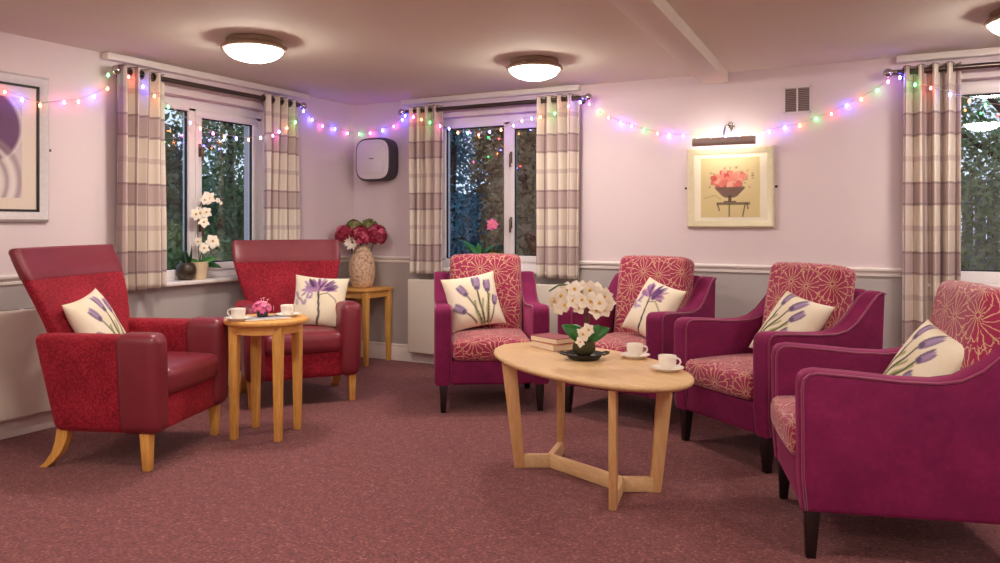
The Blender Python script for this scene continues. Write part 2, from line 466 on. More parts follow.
def pelmet(name, c, s):
    bm = bmesh.new(); bx(bm, c, s, bev=.005); struct(obj(name, bm, M['white']))
pelmet('trim_3', (.036, -1.67, 2.376), (.068, 1.94, .046))
pelmet('trim_4', (1.47, -.036, 2.376), (1.75, .068, .046))
pelmet('trim_5', (5.72, -.036, 2.376), (2.14, .068, .046))

# ------------------------------------------------------------------ windows
def window(name, rect, along_x, mull, sash_from, dep=.13):
    """mull: centre of the mullion; sash_from: +1 opening sash above mull side"""
    a0, a1, z0, z1 = rect
    root = sempty(name)
    P = (lambda a, d, z: (a, d, z)) if along_x else (lambda a, d, z: (-d, a, z))
    def bar(bm, ca, cz, sa, sz, d=dep, sd=.07, bev=.006):
        c = P(ca, d, cz); s = (sa, sd, sz) if along_x else (sd, sa, sz); bx(bm, c, s, bev=bev)
    fw = .075
    bm = bmesh.new()
    bar(bm, (a0 + a1) / 2, z1 - .045, a1 - a0, .09); bar(bm, (a0 + a1) / 2, z0 + .04, a1 - a0, .08)
    bar(bm, a0 + fw / 2, (z0 + z1) / 2, fw, z1 - z0 - .12); bar(bm, a1 - fw / 2, (z0 + z1) / 2, fw, z1 - z0 - .12)
    bar(bm, mull, (z0 + z1) / 2, .07, z1 - z0 - .12)
    obj('window_frame', bm, M['upvc'], root)
    # opening sash
    b0, b1 = mull + .035, a1 - fw
    c0, c1 = z0 + .08, z1 - .09
    bm = bmesh.new(); w = .055
    d2 = dep - .022
    bar(bm, (b0 + b1) / 2, c1 - w / 2 + .015, b1 - b0 + .03, w, d2, .06); bar(bm, (b0 + b1) / 2, c0 + w / 2 - .015, b1 - b0 + .03, w, d2, .06)
    bar(bm, b0 + w / 2 - .015, (c0 + c1) / 2, w, c1 - c0 - .05, d2, .06); bar(bm, b1 - w / 2 + .015, (c0 + c1) / 2, w, c1 - c0 - .05, d2, .06)
    sash = obj('sash', bm, M['upvc'], root)
    # fixed pane with black seal, sash pane
    def pane(x0, x1, y0, y1, d):
        bm = bmesh.new(); bar(bm, (x0 + x1) / 2, (y0 + y1) / 2, x1 - x0, y1 - y0, d, .008, 0)
        obj('pane', bm, M['glass'], root, smooth=None)
        bm = bmesh.new(); g = .012
        bar(bm, (x0 + x1) / 2, y1 - g / 2, x1 - x0, g, d - .006, .02, 0); bar(bm, (x0 + x1) / 2, y0 + g / 2, x1 - x0, g, d - .006, .02, 0)
        bar(bm, x0 + g / 2, (y0 + y1) / 2, g, y1 - y0 - 2 * g, d - .006, .02, 0); bar(bm, x1 - g / 2, (y0 + y1) / 2, g, y1 - y0 - 2 * g, d - .006, .02, 0)
        obj('seal', bm, M['seal'], root, smooth=None)
    pane(a0 + fw - .004, mull - .031, z0 + .076, z1 - .086, dep)
    pane(b0 + .036, b1 - .036, c0 + .036, c1 - .036, d2)
    # espagnolette handles on the sash stile
    for hz in (z0 + (z1 - z0) * .30, z0 + (z1 - z0) * .72):
        bm = bmesh.new(); c = b0 + .014
        bx(bm, P(c, d2 - .036, hz), (.022, .012, .10) if along_x else (.012, .022, .10), bev=.004)
        bx(bm, P(c, d2 - .05, hz + .02), (.018, .024, .018) if along_x else (.024, .018, .018), bev=.003)
        bx(bm, P(c + .004, d2 - .062, hz - .03), (.018, .012, .11) if along_x else (.012, .018, .11), bev=.004)
        obj('window_handle', bm, M['bronze'], sash)
    # inner sill board
    bm = bmesh.new(); L = a1 - a0
    c = P((a0 + a1) / 2, dep / 2 - .055, z0 - .012); s = (L + .06, dep + .03, .028) if along_x else (dep + .03, L + .06, .028)
    bx(bm, c, s, bev=.008); obj('window_sill', bm, M['white'], root)
    return root
window('window_1', W1, False, -1.815, 1)
window('window_2', W2, True, 1.61, 1)
window('window_3', W3, True, 5.66, 1)

# ------------------------------------------------------------------ curtains and poles
def curtain(label, a0, a1, zb, along_x, folds, seed, u_off, group='plaid curtains'):
    rnd = random.Random(seed); z1 = 2.318; d0 = .105
    nu, nv = folds * 14, 40
    ph = [rnd.uniform(-.5, .5) for _ in range(folds + 2)]
    P = (lambda a, d, z: Vector((a, -d, z))) if along_x else (lambda a, d, z: Vector((d, a, z)))
    verts, faces, uv = [], [], []
    cloth_w = (a1 - a0) * 2.1
    for j in range(nv + 1):
        t = j / nv; z = z1 + (zb - z1) * t
        for i in range(nu + 1):
            s = i / nu; k = s * folds
            amp = (.055 + .012 * math.sin(3 * s + seed)) * (1 - .12 * t)
            sq = math.sin(2 * PI * k + ph[int(k)] * t * .8)
            d = d0 + amp * math.copysign(abs(sq) ** .9, sq) + .006 * math.sin(5 * t + 4 * s)
            a = a0 + (a1 - a0) * (s + .012 * math.sin(4 * PI * k + 1) ) + .012 * t * math.sin(7 * s + seed)
            verts.append(P(a, d, z))
    for j in range(nv):
        for i in range(nu):
            q = (j * (nu + 1) + i, j * (nu + 1) + i + 1, (j + 1) * (nu + 1) + i + 1, (j + 1) * (nu + 1) + i)
            faces.append(q)
            for (jj, ii) in ((j, i), (j, i + 1), (j + 1, i + 1), (j + 1, i)):
                uv += [u_off + ii / nu * cloth_w, (z1 + (zb - z1) * jj / nv)]
    me = bpy.data.meshes.new('curtain'); me.from_pydata(verts, [], faces)
    me.uv_layers.new(name='UVMap').data.foreach_set('uv', uv)
    root = thing('curtain', label, 'curtain', (0, 0, 0), 0, group)
    c = link('cloth', me, M['plaid'], root, 179)
    md = c.modifiers.new('thick', 'SOLIDIFY'); md.thickness = .004; md.offset = 0
    for k in range(folds * 2):
        a = a0 + (a1 - a0) * (k + .0) / (folds * 2) + (a1 - a0) / (folds * 4) * .02
        bm = bmesh.new(); ax = Vector((1, 0, 0)) if along_x else Vector((0, 1, 0)); o = P(a, d0, 2.28)
        s = Vector((0, 1, 0)) if along_x else Vector((1, 0, 0))
        pts = [o + (s * math.cos(w) + Vector((0, 0, 1)) * math.sin(w)) * .026 for w in np.linspace(0, 2 * PI, 17)[:-1]]
        tube(bm, pts, .005, 6, True); obj('eyelet', bm, M['gunmetal'], root, 179)
    return root
def pole(label, a0, a1, along_x, brackets):
    root = thing('curtain_pole', label, 'curtain pole', (0, 0, 0), 0, 'curtain poles')
    P = (lambda a, d, z: (a, -d, z)) if along_x else (lambda a, d, z: (d, a, z))
    z = 2.28; d = .105
    bm = bmesh.new(); tube(bm, [P(a0, d, z), P(a1, d, z)], .018, 16); obj('rod', bm, M['gunmetal'], root)
    for a, sg in ((a0, -1), (a1, 1)):
        bm = bmesh.new()
        tube(bm, [P(a - sg * .01, d, z), P(a + sg * .022, d, z)], .019, 14)
        t = bmesh.new(); bmesh.ops.create_uvsphere(t, u_segments=18, v_segments=12, radius=.032); merge(bm, t, 0, Matrix.Translation(P(a + sg * .046, d, z)))
        obj('finial', bm, M['chrome'], root)
    for a in brackets:
        bm = bmesh.new(); tube(bm, [P(a, 0.002, z - .01), P(a, .012, z - .01)], .024, 14); tube(bm, [P(a, .01, z - .01), P(a, d, z - .016)], .008, 10)
        obj('bracket', bm, M['gunmetal'], root)
pole('dark metal curtain pole with ball ends above the window on the left wall', -2.56, -.86, False, (-2.62 + .11, -.91))
pole('dark metal curtain pole with ball ends above the middle window by the corner', .675, 2.40, True, (.72, 2.36))
pole('dark metal curtain pole with ball end above the window at the right edge', 4.645, 6.5, True, (4.69, 6.45))
curtain('plaid curtain left of the left-wall window, behind the nearer red armchair', -2.60, -2.23, .82, False, 4, 1, .02)
curtain('plaid curtain on the corner side of the left-wall window, behind the farther red armchair', -1.29, -.88, .82, False, 4, 2, .55)
curtain('plaid curtain left of the middle window, beside the charcoal wall air unit', .735, 1.06, .82, True, 4, 3, .1)
curtain('plaid curtain right of the middle window, hanging behind the white orchid', 1.995, 2.36, .82, True, 4, 4, .33)
curtain('long plaid curtain at the right edge, beside the rightmost window', 4.69, 5.02, .06, True, 4, 5, .21)

# ------------------------------------------------------------------ armchairs
def make_tub(label):
    t = thing('tub_armchair', label, 'armchair', group='magenta velvet tub armchairs')
    top = [(.400, .655), (.394, .690), (.375, .708), (.345, .714), (.20, .706), (.05, .694), (-.08, .692), (-.16, .706), (-.23, .745),
           (-.29, .800), (-.34, .850), (-.385, .885), (-.42, .898), (-.448, .890)]
    prof = [(-.41, .185), (.385, .185), (.397, .32)] + top
    for s in (-1, 1):
        bm = bmesh.new(); extrude_poly(bm, prof, .112, s * .329, .022, 3)
        a = obj('arm', bm, M['velvet'], t, 50)
        for e in (-1, 1):
            pts = [(x - .012 if x > .3 else x, s * .329 + e * .053, z - .006) for x, z in [(.385, .20), (.397, .32)] + top]
            bm = bmesh.new(); tube(bm, pts, .0055, 6); obj('piping', bm, M['piping'], a, 179)
    bm = bmesh.new(); extrude_poly(bm, [(-.28, .19), (-.29, .5), (-.36, .885), (-.39, .905), (-.425, .900), (-.450, .88), (-.41, .19)], .56, 0, .02)
    obj('backrest', bm, M['velvet'], t, 50)
    rbox('seat_base', (.68, .556, .17), .02, M['velvet'], t, 6, (.004, 0, 0), Matrix.Translation((.045, 0, .272)))
    rbox('seat_cushion', (.62, .536, .135), .038, M['burst'], t, 12, (.012, 0, .022), Matrix.Translation((.105, 0, .422)))
    rbox('back_cushion', (.16, .535, .60), .045, M['burst'], t, 12, (.03, 0, .012), Matrix.Translation((-.25, 0, .73)) @ Matrix.Rotation(R(-11), 4, 'Y'))
    for x, y, x2 in ((.345, .325, .35), (.345, -.325, .35), (-.34, .325, -.375), (-.34, -.325, -.375)):
        bm = bmesh.new(); taper(bm, (x, y, .19), (x2, y * 1.01, 0), .058, .036, .004); obj('leg', bm, M['darkleg'], t, 40)
    return t
def make_red(label):
    t = thing('wing_armchair', label, 'armchair', group='red high back armchairs')
    def section(z, grow=0.0):
        u = max(0, min(1, (z - .45) / .60)); sm = u * u * (3 - 2 * u)
        hw = .275 + .132 * sm + grow
        xb = float(np.interp(z, (.19, .5, .70, .85, 1.14), (-.125, -.19, -.25, -.315, -.455)))
        th = .060 - .016 * sm + grow
        ring = []
        for k in range(44):
            w = 2 * PI * k / 44; c, s = math.cos(w), math.sin(w)
            y = hw * math.copysign(abs(s) ** .35, s); x = th * math.copysign(abs(c) ** .6, c)
            ring.append((xb + x + .055 * sm * (y / hw) ** 2, y, z))
        return ring
    def loft(zs, grow, dome):
        bm = bmesh.new(); rings = [[bm.verts.new(p) for p in section(z, g)] for z, g in zs]
        if dome:
            z, g = zs[-1]
            for k, (sh, dz) in enumerate(((.985, .010), (.94, .018), (.85, .023), (.55, .026))):
                P0 = section(z, g); cx = sum(p[0] for p in P0) / 44
                rings.append([bm.verts.new((p[0] + ((cx + .055 * (p[1] / .4) ** 2 - .02) - p[0]) * (1 - sh) * 2.0, p[1] * (1 - (1 - sh) * .18), z + dz)) for p in P0])
        for a, b in zip(rings, rings[1:]):
            for i in range(44): bm.faces.new((a[i], a[(i + 1) % 44], b[(i + 1) % 44], b[i]))
        bm.faces.new(rings[0][::-1]); bm.faces.new(rings[-1]); return bm
    obj('backrest', loft([(.19, 0), (.3, 0), (.45, 0), (.55, 0), (.65, 0), (.75, 0), (.85, 0), (.93, 0), (.985, 0)], 0, False), M['damask'], t, 60)
    obj('head_band', loft([(.975, .001), (.98, .004), (1.03, .004), (1.08, .004), (1.115, .003)], 0, True), M['leather'], t, 60)
    for s in (-1, 1):
        def arm_warp(v, s=s):
            x, y, z = v; h = (z - .19) / .51
            return (x + .12 * (1 - h) * max(0, min(1, (.25 - x) / .50)), y + s * (.014 * h - .014), z)
        rbox('arm', (.50, .135, .505), .045, M['damask'], t, 6, (0, .006, 0), Matrix.Translation((-.045, s * .335, .442)), arm_warp)
        rbox('arm_front', (.235, .146, .515), .05, M['leather'], t, 6, (.006, .006, .004), Matrix.Translation((.287, s * .335, .446)), arm_warp)
    rbox('seat_base', (.56, .545, .20), .022, M['damask'], t, 6, (.008, 0, 0), Matrix.Translation((.095, 0, .288)))
    rbox('seat_cushion', (.56, .54, .145), .045, M['leather'], t, 10, (.012, 0, .018), Matrix.Translation((.125, 0, .435)))
    for y in (.345, -.345):
        bm = bmesh.new(); taper(bm, (.325, y, .20), (.33, y, 0), .056, .040, .005); obj('leg', bm, M['oak'], t, 40)
        pts = [(-.135, .20, .064), (-.145, .14, .060), (-.17, .08, .052), (-.21, .03, .044), (-.245, 0.0, .040)]
        bm = bmesh.new(); rings = []
        for x, z, w in pts:
            rings.append([bm.verts.new((x + dx * w / 2, y + dy * .046 / 2, z)) for dx, dy in ((-1, -1), (1, -1), (1, 1), (-1, 1))])
        for a, b in zip(rings, rings[1:]):
            for i in range(4): bm.faces.new((a[i], b[i], b[(i + 1) % 4], a[(i + 1) % 4]))
        bm.faces.new(rings[0]); bm.faces.new(rings[-1][::-1]); bmesh.ops.recalc_face_normals(bm, faces=bm.faces[:])
        obj('leg', bm, M['oak'], t, 30)
    return t
CHAIR = {}
def put(key, o, x, y, deg):
    o.location = (x, y, 0); o.rotation_euler = (0, 0, R(deg))
    CHAIR[key] = Matrix.Translation((x, y, 0)) @ Matrix.Rotation(R(deg), 4, 'Z')
tub = make_tub('magenta velvet tub armchair in front of the middle window with tulip cushion, leftmost of four')
put('A', tub, 2.045, -1.045, -57)
o = dup(tub, 'magenta velvet tub armchair holding the purple iris cushion, behind the white orchid'); put('B', o, 3.08, -.825, -100)
o = dup(tub, 'magenta velvet tub armchair below the framed flower picture, next to the coffee table cups'); put('C', o, 4.045, -1.345, -127.5)
o = dup(tub, 'nearest magenta velvet tub armchair, side panel toward the viewer at the right edge'); put('D', o, 4.650, -2.385, -163.5)
for ch in o.children:
    if ch.name.startswith('back_cushion'): ch.location = (-.05, .02, -.01)
red = make_red('red high back armchair with burgundy leather arm fronts, nearer one left of the round table')
put('R1', red, .852, -3.068, 20.0)
o = dup(red, 'red high back armchair facing out beside the vase table, behind the round table'); put('R2', o, .714, -1.582, -38)

# ------------------------------------------------------------------ scatter cushions
def seg_d(P, pts):
    d = np.full(P.shape[0], 9.0)
    for (x0, y0), (x1, y1) in zip(pts, pts[1:]):
        v = np.array([x1 - x0, y1 - y0]); L = (v ** 2).sum() + 1e-9
        t = np.clip(((P - [x0, y0]) @ v) / L, 0, 1)[:, None]
        d = np.minimum(d, np.linalg.norm(P - ([x0, y0] + t * v), axis=1))
    return d
def ell(P, c, a, b, ang):
    q = P - c; ca, sa = math.cos(ang), math.sin(ang)
    return ((q[:, 0] * ca + q[:, 1] * sa) / a) ** 2 + ((-q[:, 0] * sa + q[:, 1] * ca) / b) ** 2
def blend(C, c, m):
    m = m[:, None]; C[:] = C * (1 - m) + np.array(rgb(*c)[:3]) * m
def soft(d, w, e=.012): return np.clip((w - d) / e + .5, 0, 1)
def art_base(P):
    C = np.tile(np.array(rgb(236, 226, 204)[:3]), (len(P), 1))
    g = np.clip(.5 + .5 * np.sin(P[:, 0] * 3.1 + 1.3 * np.sin(P[:, 1] * 2.7)) * np.cos(P[:, 1] * 2.9), 0, 1)
    blend(C, (228, 212, 160), g * .30); return C
def tulip(C, P, base, tip, lean, s=1.0):
    """stem from base to tip with a closed tulip head"""
    bx_, by_ = base; tx, ty = tip
    mid = ((bx_ + tx) / 2 + lean, (by_ + ty) / 2)
    ts = np.linspace(0, 1, 10); pts = [((1 - t) ** 2 * bx_ + 2 * t * (1 - t) * mid[0] + t * t * tx, (1 - t) ** 2 * by_ + 2 * t * (1 - t) * mid[1] + t * t * ty) for t in ts]
    blend(C, (78, 84, 58), soft(seg_d(P, pts), .022 * s))
    d = np.array([tx - mid[0], ty - mid[1]]); d /= np.linalg.norm(d); ang = math.atan2(d[1], d[0])
    c = np.array(tip) + d * .12 * s
    nrm = np.array([-d[1], d[0]])
    for off, col in ((-.055, (128, 98, 142)), (.055, (92, 66, 104)), (0, (160, 134, 172))):
        e = ell(P, c + nrm * off * s, .20 * s, .055 * s, ang + off * 1.6)
        blend(C, col, np.clip((1.15 - e) * 3, 0, 1) * .9)
    e = ell(P, c - d * .13 * s, .06 * s, .07 * s, ang); blend(C, (84, 64, 92), np.clip((1.1 - e) * 2, 0, 1) * .8)
def art_tulips(P):
    C = art_base(P)
    for base, tip, w in (((.10, -.95), (-.02, -.1), .05), ((.35, -.95), (.62, .1), .05), ((.2, -1), (.32, -.05), .04)):
        m = ((base[0] + tip[0]) / 2 - .08, (base[1] + tip[1]) / 2); blend(C, (146, 150, 76), soft(seg_d(P, [base, m, tip]), w, .03) * .85)
    tulip(C, P, (.12, -.92), (-.32, .25), .12, 1.3); tulip(C, P, (.22, -.92), (.18, .44), -.05, 1.5)
    tulip(C, P, (.30, -.92), (.58, .30), .1, 1.3); tulip(C, P, (-.10, -.90), (-.52, -.40), .1, 1.35); tulip(C, P, (.42, -.92), (.74, -.25), .05, 1.05)
    return C
def art_bloom(P, seed=3):
    C = art_base(P); r_ = random.Random(seed); P = P * .78 + np.array((-.04, -.02))
    blend(C, (70, 62, 62), soft(seg_d(P, [(-.05, -1), (.0, -.5), (-.06, .0), (-.08, .2)]), .032))
    blend(C, (96, 84, 90), soft(seg_d(P, [(-.06, .1), (.2, .18), (.45, .0), (.55, -.2)]), .014))
    for k in range(26):
        a = R(10 + 165 * k / 25 + r_.uniform(-8, 8)); L = r_.uniform(.32, .72)
        c = np.array((-.08 + math.cos(a) * L * .62, .22 + math.sin(a) * L * .52))
        col = r_.choice([(128, 78, 140), (98, 50, 114), (160, 118, 170), (80, 46, 96), (182, 136, 168)])
        blend(C, col, np.clip((1.1 - ell(P, c, .20, .052, a + r_.uniform(-.3, .3))) * 2.5, 0, 1) * .85)
    for k in range(12):
        a = R(180 + r_.uniform(-30, 25)); c = np.array((-.2 + math.cos(a) * r_.uniform(.1, .55), .12 + r_.uniform(-.3, .1)))
        blend(C, r_.choice([(170, 140, 186), (130, 96, 150)]), np.clip((1.1 - ell(P, c, .11, .04, r_.uniform(0, 3))) * 2, 0, 1) * .7)
    return C
def make_pillow_mesh(art, size=.42, thick=.135, n=72):
    u = np.sin(np.linspace(-PI / 2, PI / 2, n + 1)); u = .55 * u + .45 * np.linspace(-1, 1, n + 1)
    U, V = np.meshgrid(u, u, indexing='ij'); h = size / 2
    Y = h * U * (1 - .085 * (1 - V ** 2)); Z = h * V * (1 - .085 * (1 - U ** 2))
    T = thick / 2 * (np.clip((1 - U ** 4) * (1 - V ** 4), 0, 1) ** .55) * (.72 + .28 * (1 - (U ** 2 + V ** 2) / 2))
    T = T + .004 * np.sin(7 * U + 4 * V) * np.clip((1 - U ** 2) * (1 - V ** 2), 0, 1)
    P = np.stack([U.ravel(), V.ravel()], 1); verts, cols, faces = [], [], []
    N = n + 1
    cf = art(P); cb = art_base(P)
    for sgn, c in ((1, cf), (-1, cb)):
        verts.append(np.stack([sgn * T.ravel(), Y.ravel(), Z.ravel()], 1)); cols.append(c)
    verts = np.concatenate(verts); cols = np.concatenate(cols)
    for sd in (0, 1):
        o = sd * N * N
        for i in range(n):
            for j in range(n):
                q = (o + i * N + j, o + (i + 1) * N + j, o + (i + 1) * N + j + 1, o + i * N + j + 1)
                faces.append(q if sd == 0 else q[::-1])
    me = bpy.data.meshes.new('scatter_cushion'); me.from_pydata(verts.tolist(), [], faces)
    ca = me.color_attributes.new('Col', 'FLOAT_COLOR', 'POINT')
    ca.data.foreach_set('color', np.concatenate([cols, np.ones((len(cols), 1))], 1).ravel())
    b = bmesh.new(); b.from_mesh(me); bmesh.ops.remove_doubles(b, verts=b.verts[:], dist=1e-5); b.to_mesh(me); b.free()
    return me
def cushion(key, art, local, yaw, lean, roll, label, size=.42):
    me = make_pillow_mesh(art, size)
    o = link('scatter_cushion', me, M['cushion'], None, 179)
    o.matrix_world = CHAIR[key] @ Matrix.Translation(local) @ Matrix.Rotation(R(yaw), 4, 'Z') @ Matrix.Rotation(R(-lean), 4, 'Y') @ Matrix.Rotation(R(roll), 4, 'X')
    tag(o, label, 'cushion', 'printed scatter cushions'); return o
cushion('R1', art_tulips, (-.15, -.05, .685), 8, 27, 9, 'tulip print cushion on the nearer red armchair at far left', .41)
cushion('R2', lambda P: art_bloom(P, 5), (.05, .17, .69), -16, 25, -5, 'cushion with purple flower print on the red armchair beside the vase', .40)
cushion('A', art_tulips, (-.04, -.105, .705), 8, 22, 9, 'tulip print cushion on the leftmost velvet chair, below the middle window', .405)
cushion('B', lambda P: art_bloom(P, 9), (.02, .135, .69), -20, 28, -12, 'purple iris print cushion on the velvet chair behind the orchid', .40)
def art_slanted(P):
    c, sn = math.cos(R(30)), math.sin(R(30))
    return art_tulips(np.stack([P[:, 0] * c - P[:, 1] * sn + .42, P[:, 0] * sn + P[:, 1] * c], 1))
cushion('C', art_slanted, (-.045, .09, .685), -2, 34, -10, 'tulip print cushion on the velvet chair under the framed flower picture', .405)
cushion('D', art_slanted, (-.125, .055, .675), 14, 32, -10, 'tulip print cushion on the nearest velvet chair at the right edge', .385)

# ------------------------------------------------------------------ tables
t = thing('round_side_table', 'small round honey oak table with two teacups between the red armchairs', 'table', (1.306, -2.472, 0), R(19))
bm = bmesh.new(); lathe(bm, [(0, .672), (.232, .672), (.243, .677), (.247, .687), (.244, .697), (.236, .701), (0, .701)], 48); obj('tabletop', bm, M['oak_top'], t, 30)
bm = bmesh.new(); lathe(bm, [(.188, .622), (.206, .622), (.206, .673), (.188, .673), (.188, .622)], 40); obj('apron', bm, M['oak_top'], t, 30)
for x, y in ((.135, .135), (.135, -.135), (-.135, .135), (-.135, -.135)):
    bm = bmesh.new(); taper(bm, (x, y, .672), (x * 1.02, y * 1.02, 0), .056, .040, .005); obj('leg', bm, M['oak'], t)
t = thing('square_side_table', 'square honey oak side table in the corner carrying the flower vase', 'table', (.275, -.22, 0))
bm = bmesh.new(); bx(bm, (0, 0, .670), (.41, .41, .024), bev=.006); obj('tabletop', bm, M['oak_top'], t)
bm = bmesh.new()
for s in (-1, 1): bx(bm, (0, s * .165, .628), (.31, .018, .06)); bx(bm, (s * .165, 0, .628), (.018, .31, .06))
obj('apron', bm, M['oak_top'], t, None)
for x in (-1, 1):
    for y in (-1, 1):
        bm = bmesh.new(); taper(bm, (x * .168, y * .168, .658), (x * .172, y * .168, 0), .052, .036, .004); obj('leg', bm, M['oak'], t)
# oval coffee table: slanted board legs joined by a Z stretcher
CT = Vector((3.306, -2.35, 0)); CTA = R(-33)
t = thing('oval_coffee_table', 'pale oval coffee table with slanted board legs, in front of the velvet chairs', 'table', CT, CTA)
bm = bmesh.new(); n = 96
prof = [(0, .552), (.93, .552), (.975, .558), (.995, .567), (1, .575), (.996, .582), (.985, .586), (0, .586)]
rings = []
for k, z in prof:
    if k == 0: rings.append([bm.verts.new((0, 0, z))])
    else: rings.append([bm.verts.new((.685 * k * math.cos(2 * PI * i / n), .35 * (1 - (1 - k) * 1.7) * math.sin(2 * PI * i / n), z)) for i in range(n)])
for a, b in zip(rings, rings[1:]):
    for i in range(n):
        j = (i + 1) % n
        bm.faces.new((a[0], b[i], b[j]) if len(a) == 1 else ((a[i], b[0], a[j]) if len(b) == 1 else (a[i], b[i], b[j], a[j])))
bmesh.ops.recalc_face_normals(bm, faces=bm.faces[:]); obj('tabletop', bm, M['beech'], t, 30)
feet = [(-.315, -.185), (-.40, .125), (.40, -.125), (.315, .185)]
tops = [(-.305, -.255), (-.455, .165), (.468, -.176), (.308, .262)]
def board(bm, p0, p1, along, wt, wb, th):
    """tapered flat board from p0 (top) to p1 (bottom), width along a plan direction"""
    d = Vector((along[0], along[1], 0)).normalized(); nrm = Vector((-d.y, d.x, 0)); tb = bmesh.new(); vs = []
    for p, w in ((Vector(p0), wt), (Vector(p1), wb)):
        for a, b in ((-1, -1), (1, -1), (1, 1), (-1, 1)): vs.append(tb.verts.new(p + d * a * w / 2 + nrm * b * th / 2))
    a, b = vs[:4], vs[4:]; tb.faces.new(a); tb.faces.new(b[::-1])
    for i in range(4): tb.faces.new((a[i], b[i], b[(i + 1) % 4], a[(i + 1) % 4]))
    bmesh.ops.recalc_face_normals(tb, faces=tb.faces[:]); bmesh.ops.bevel(tb, geom=tb.edges[:], offset=.004, segments=2, profile=.5, affect='EDGES'); merge(bm, tb)
J1, J2 = (-.235, -.045), (.235, .045)
for f, tp, jn in zip(feet, tops, (J1, J1, J2, J2)):
    al = (f[0] - jn[0], f[1] - jn[1])
    bm = bmesh.new(); board(bm, (tp[0], tp[1], .552), (f[0], f[1], 0), al, .076, .055, .034); obj('leg', bm, M['beech_leg'], t)
for p, q_, z in ((feet[0], J1, .036), (J1, J2, .036), (J2, feet[3], .036), (J1, feet[1], .038), (J2, feet[2], .038)):
    a, b = Vector((*p, z)), Vector((*q_, z)); d = (b - a); ang = math.atan2(d.y, d.x)
    bm = bmesh.new(); bx(bm, (a + b) / 2, (d.length + (.01 if p is J1 and q_ is J2 else -.02), .034, .068), (0, 0, ang), .004); obj('stretcher', bm, M['beech'], t)

# ------------------------------------------------------------------ crockery
def make_saucer(label):
    bm = bmesh.new(); lathe(bm, [(0, .004), (.040, .003), (.042, 0), (.048, 0), (.050, .005), (.066, .011), (.076, .016), (.0775, .0185), (.075, .019), (.064, .014), (.046, .0085), (.040, .0075), (0, .0075)], 40)
    return tag(obj('saucer', bm, M['cup'], None, 50), label, 'saucer', 'white saucers')
def make_cup(label):
    c = thing('teacup', label, 'cup', group='white teacups')
    bm = bmesh.new(); lathe(bm, [(0, .003), (.024, .003), (.026, 0), (.030, .001), (.032, .007), (.037, .016), (.0405, .030), (.042, .048), (.0425, .062), (.0415, .063), (.040, .060), (.039, .044), (.036, .024), (.030, .010), (0, .008)], 36)
    obj('bowl', bm, M['cup'], c, 50)
    bm = bmesh.new(); tube(bm, [(.0385, 0, .052), (.050, 0, .055), (.062, 0, .050), (.066, 0, .038), (.060, 0, .026), (.048, 0, .019), (.037, 0, .018)], .0042, 10); obj('handle', bm, M['cup'], c, 60)
    return c
s0 = make_saucer('white saucer on the round table, left edge'); c0 = make_cup('white teacup at the left edge of the round table')
spots = [((1.262, -2.655, .7015), R(200), None, None),
         ((1.380, -2.372, .7015), R(-20), 'white teacup on the round table, right of the pink flowers', 'white saucer on the round table, right of the pink flowers'),
         ((3.500, -2.145, .5865), R(0), 'white teacup on the coffee table, nearer the orchid dish', 'white saucer on the coffee table, nearer the orchid dish'),
         ((3.745, -2.415, .5865), R(-10), 'white teacup at the right end of the coffee table', 'white saucer at the right end of the coffee table')]
for k, (p, rz, lc, ls) in enumerate(spots):
    if k == 0: s0.location = p; c0.location = (p[0], p[1], p[2] + .0085); c0.rotation_euler = (0, 0, rz)
    else:
        s = s0.copy(); COL.objects.link(s); s.location = p; s['label'] = ls
        dup(c0, lc, (p[0], p[1], p[2] + .0085), rz)
# magazine and pink posy on the round table
def art_news(P):
    C = np.tile(np.array(rgb(200, 198, 196)[:3]), (len(P), 1))
    for k in range(9):
        y = .8 - k * .19; blend(C, (96, 92, 96), soft(np.abs(P[:, 1] - y), .05, .02) * (np.abs(P[:, 0]) < .85) * .55)
    blend(C, (70, 74, 88), ((P[:, 0] > .1) & (P[:, 0] < .85) & (P[:, 1] > .1) & (P[:, 1] < .8)) * .8); return C
def grid_sheet(name, art, w, h, mat, n=40):
    u = np.linspace(-1, 1, n + 1); U, V = np.meshgrid(u, u, indexing='ij'); P = np.stack([U.ravel(), V.ravel()], 1)
    me = bpy.data.meshes.new(name); N = n + 1
    me.from_pydata([(x * w / 2, y * h / 2, 0) for x, y in P], [], [(i * N + j, (i + 1) * N + j, (i + 1) * N + j + 1, i * N + j + 1) for i in range(n) for j in range(n)])
    ca = me.color_attributes.new('Col', 'FLOAT_COLOR', 'POINT'); C = art(P)
    ca.data.foreach_set('color', np.concatenate([C, np.ones((len(C), 1))], 1).ravel()); me.materials.append(mat); return me
mg = thing('magazine', 'folded grey printed magazine lying on the round table under the pink flowers', 'magazine', (1.335, -2.52, .7015), R(62))
bm = bmesh.new(); bx(bm, (0, 0, .004), (.27, .20, .007), bev=.002); obj('pages', bm, M['page'], mg)
o = link('front_page', grid_sheet('front_page', art_news, .266, .196, M['paint']), None, mg, None, (0, 0, .0082))
md = o.modifiers.new('thick', 'SOLIDIFY'); md.thickness = .0006
pp = thing('pink_posy', 'little pot of bright pink flowers in the middle of the round table', 'flower pot', (1.300, -2.500, .7105))
bm = bmesh.new(); lathe(bm, [(0, 0), (.024, 0), (.030, .004), (.034, .022), (.033, .028), (.029, .026), (.026, .020), (0, .018)], 24); obj('pot', bm, M['charcoal'], pp)
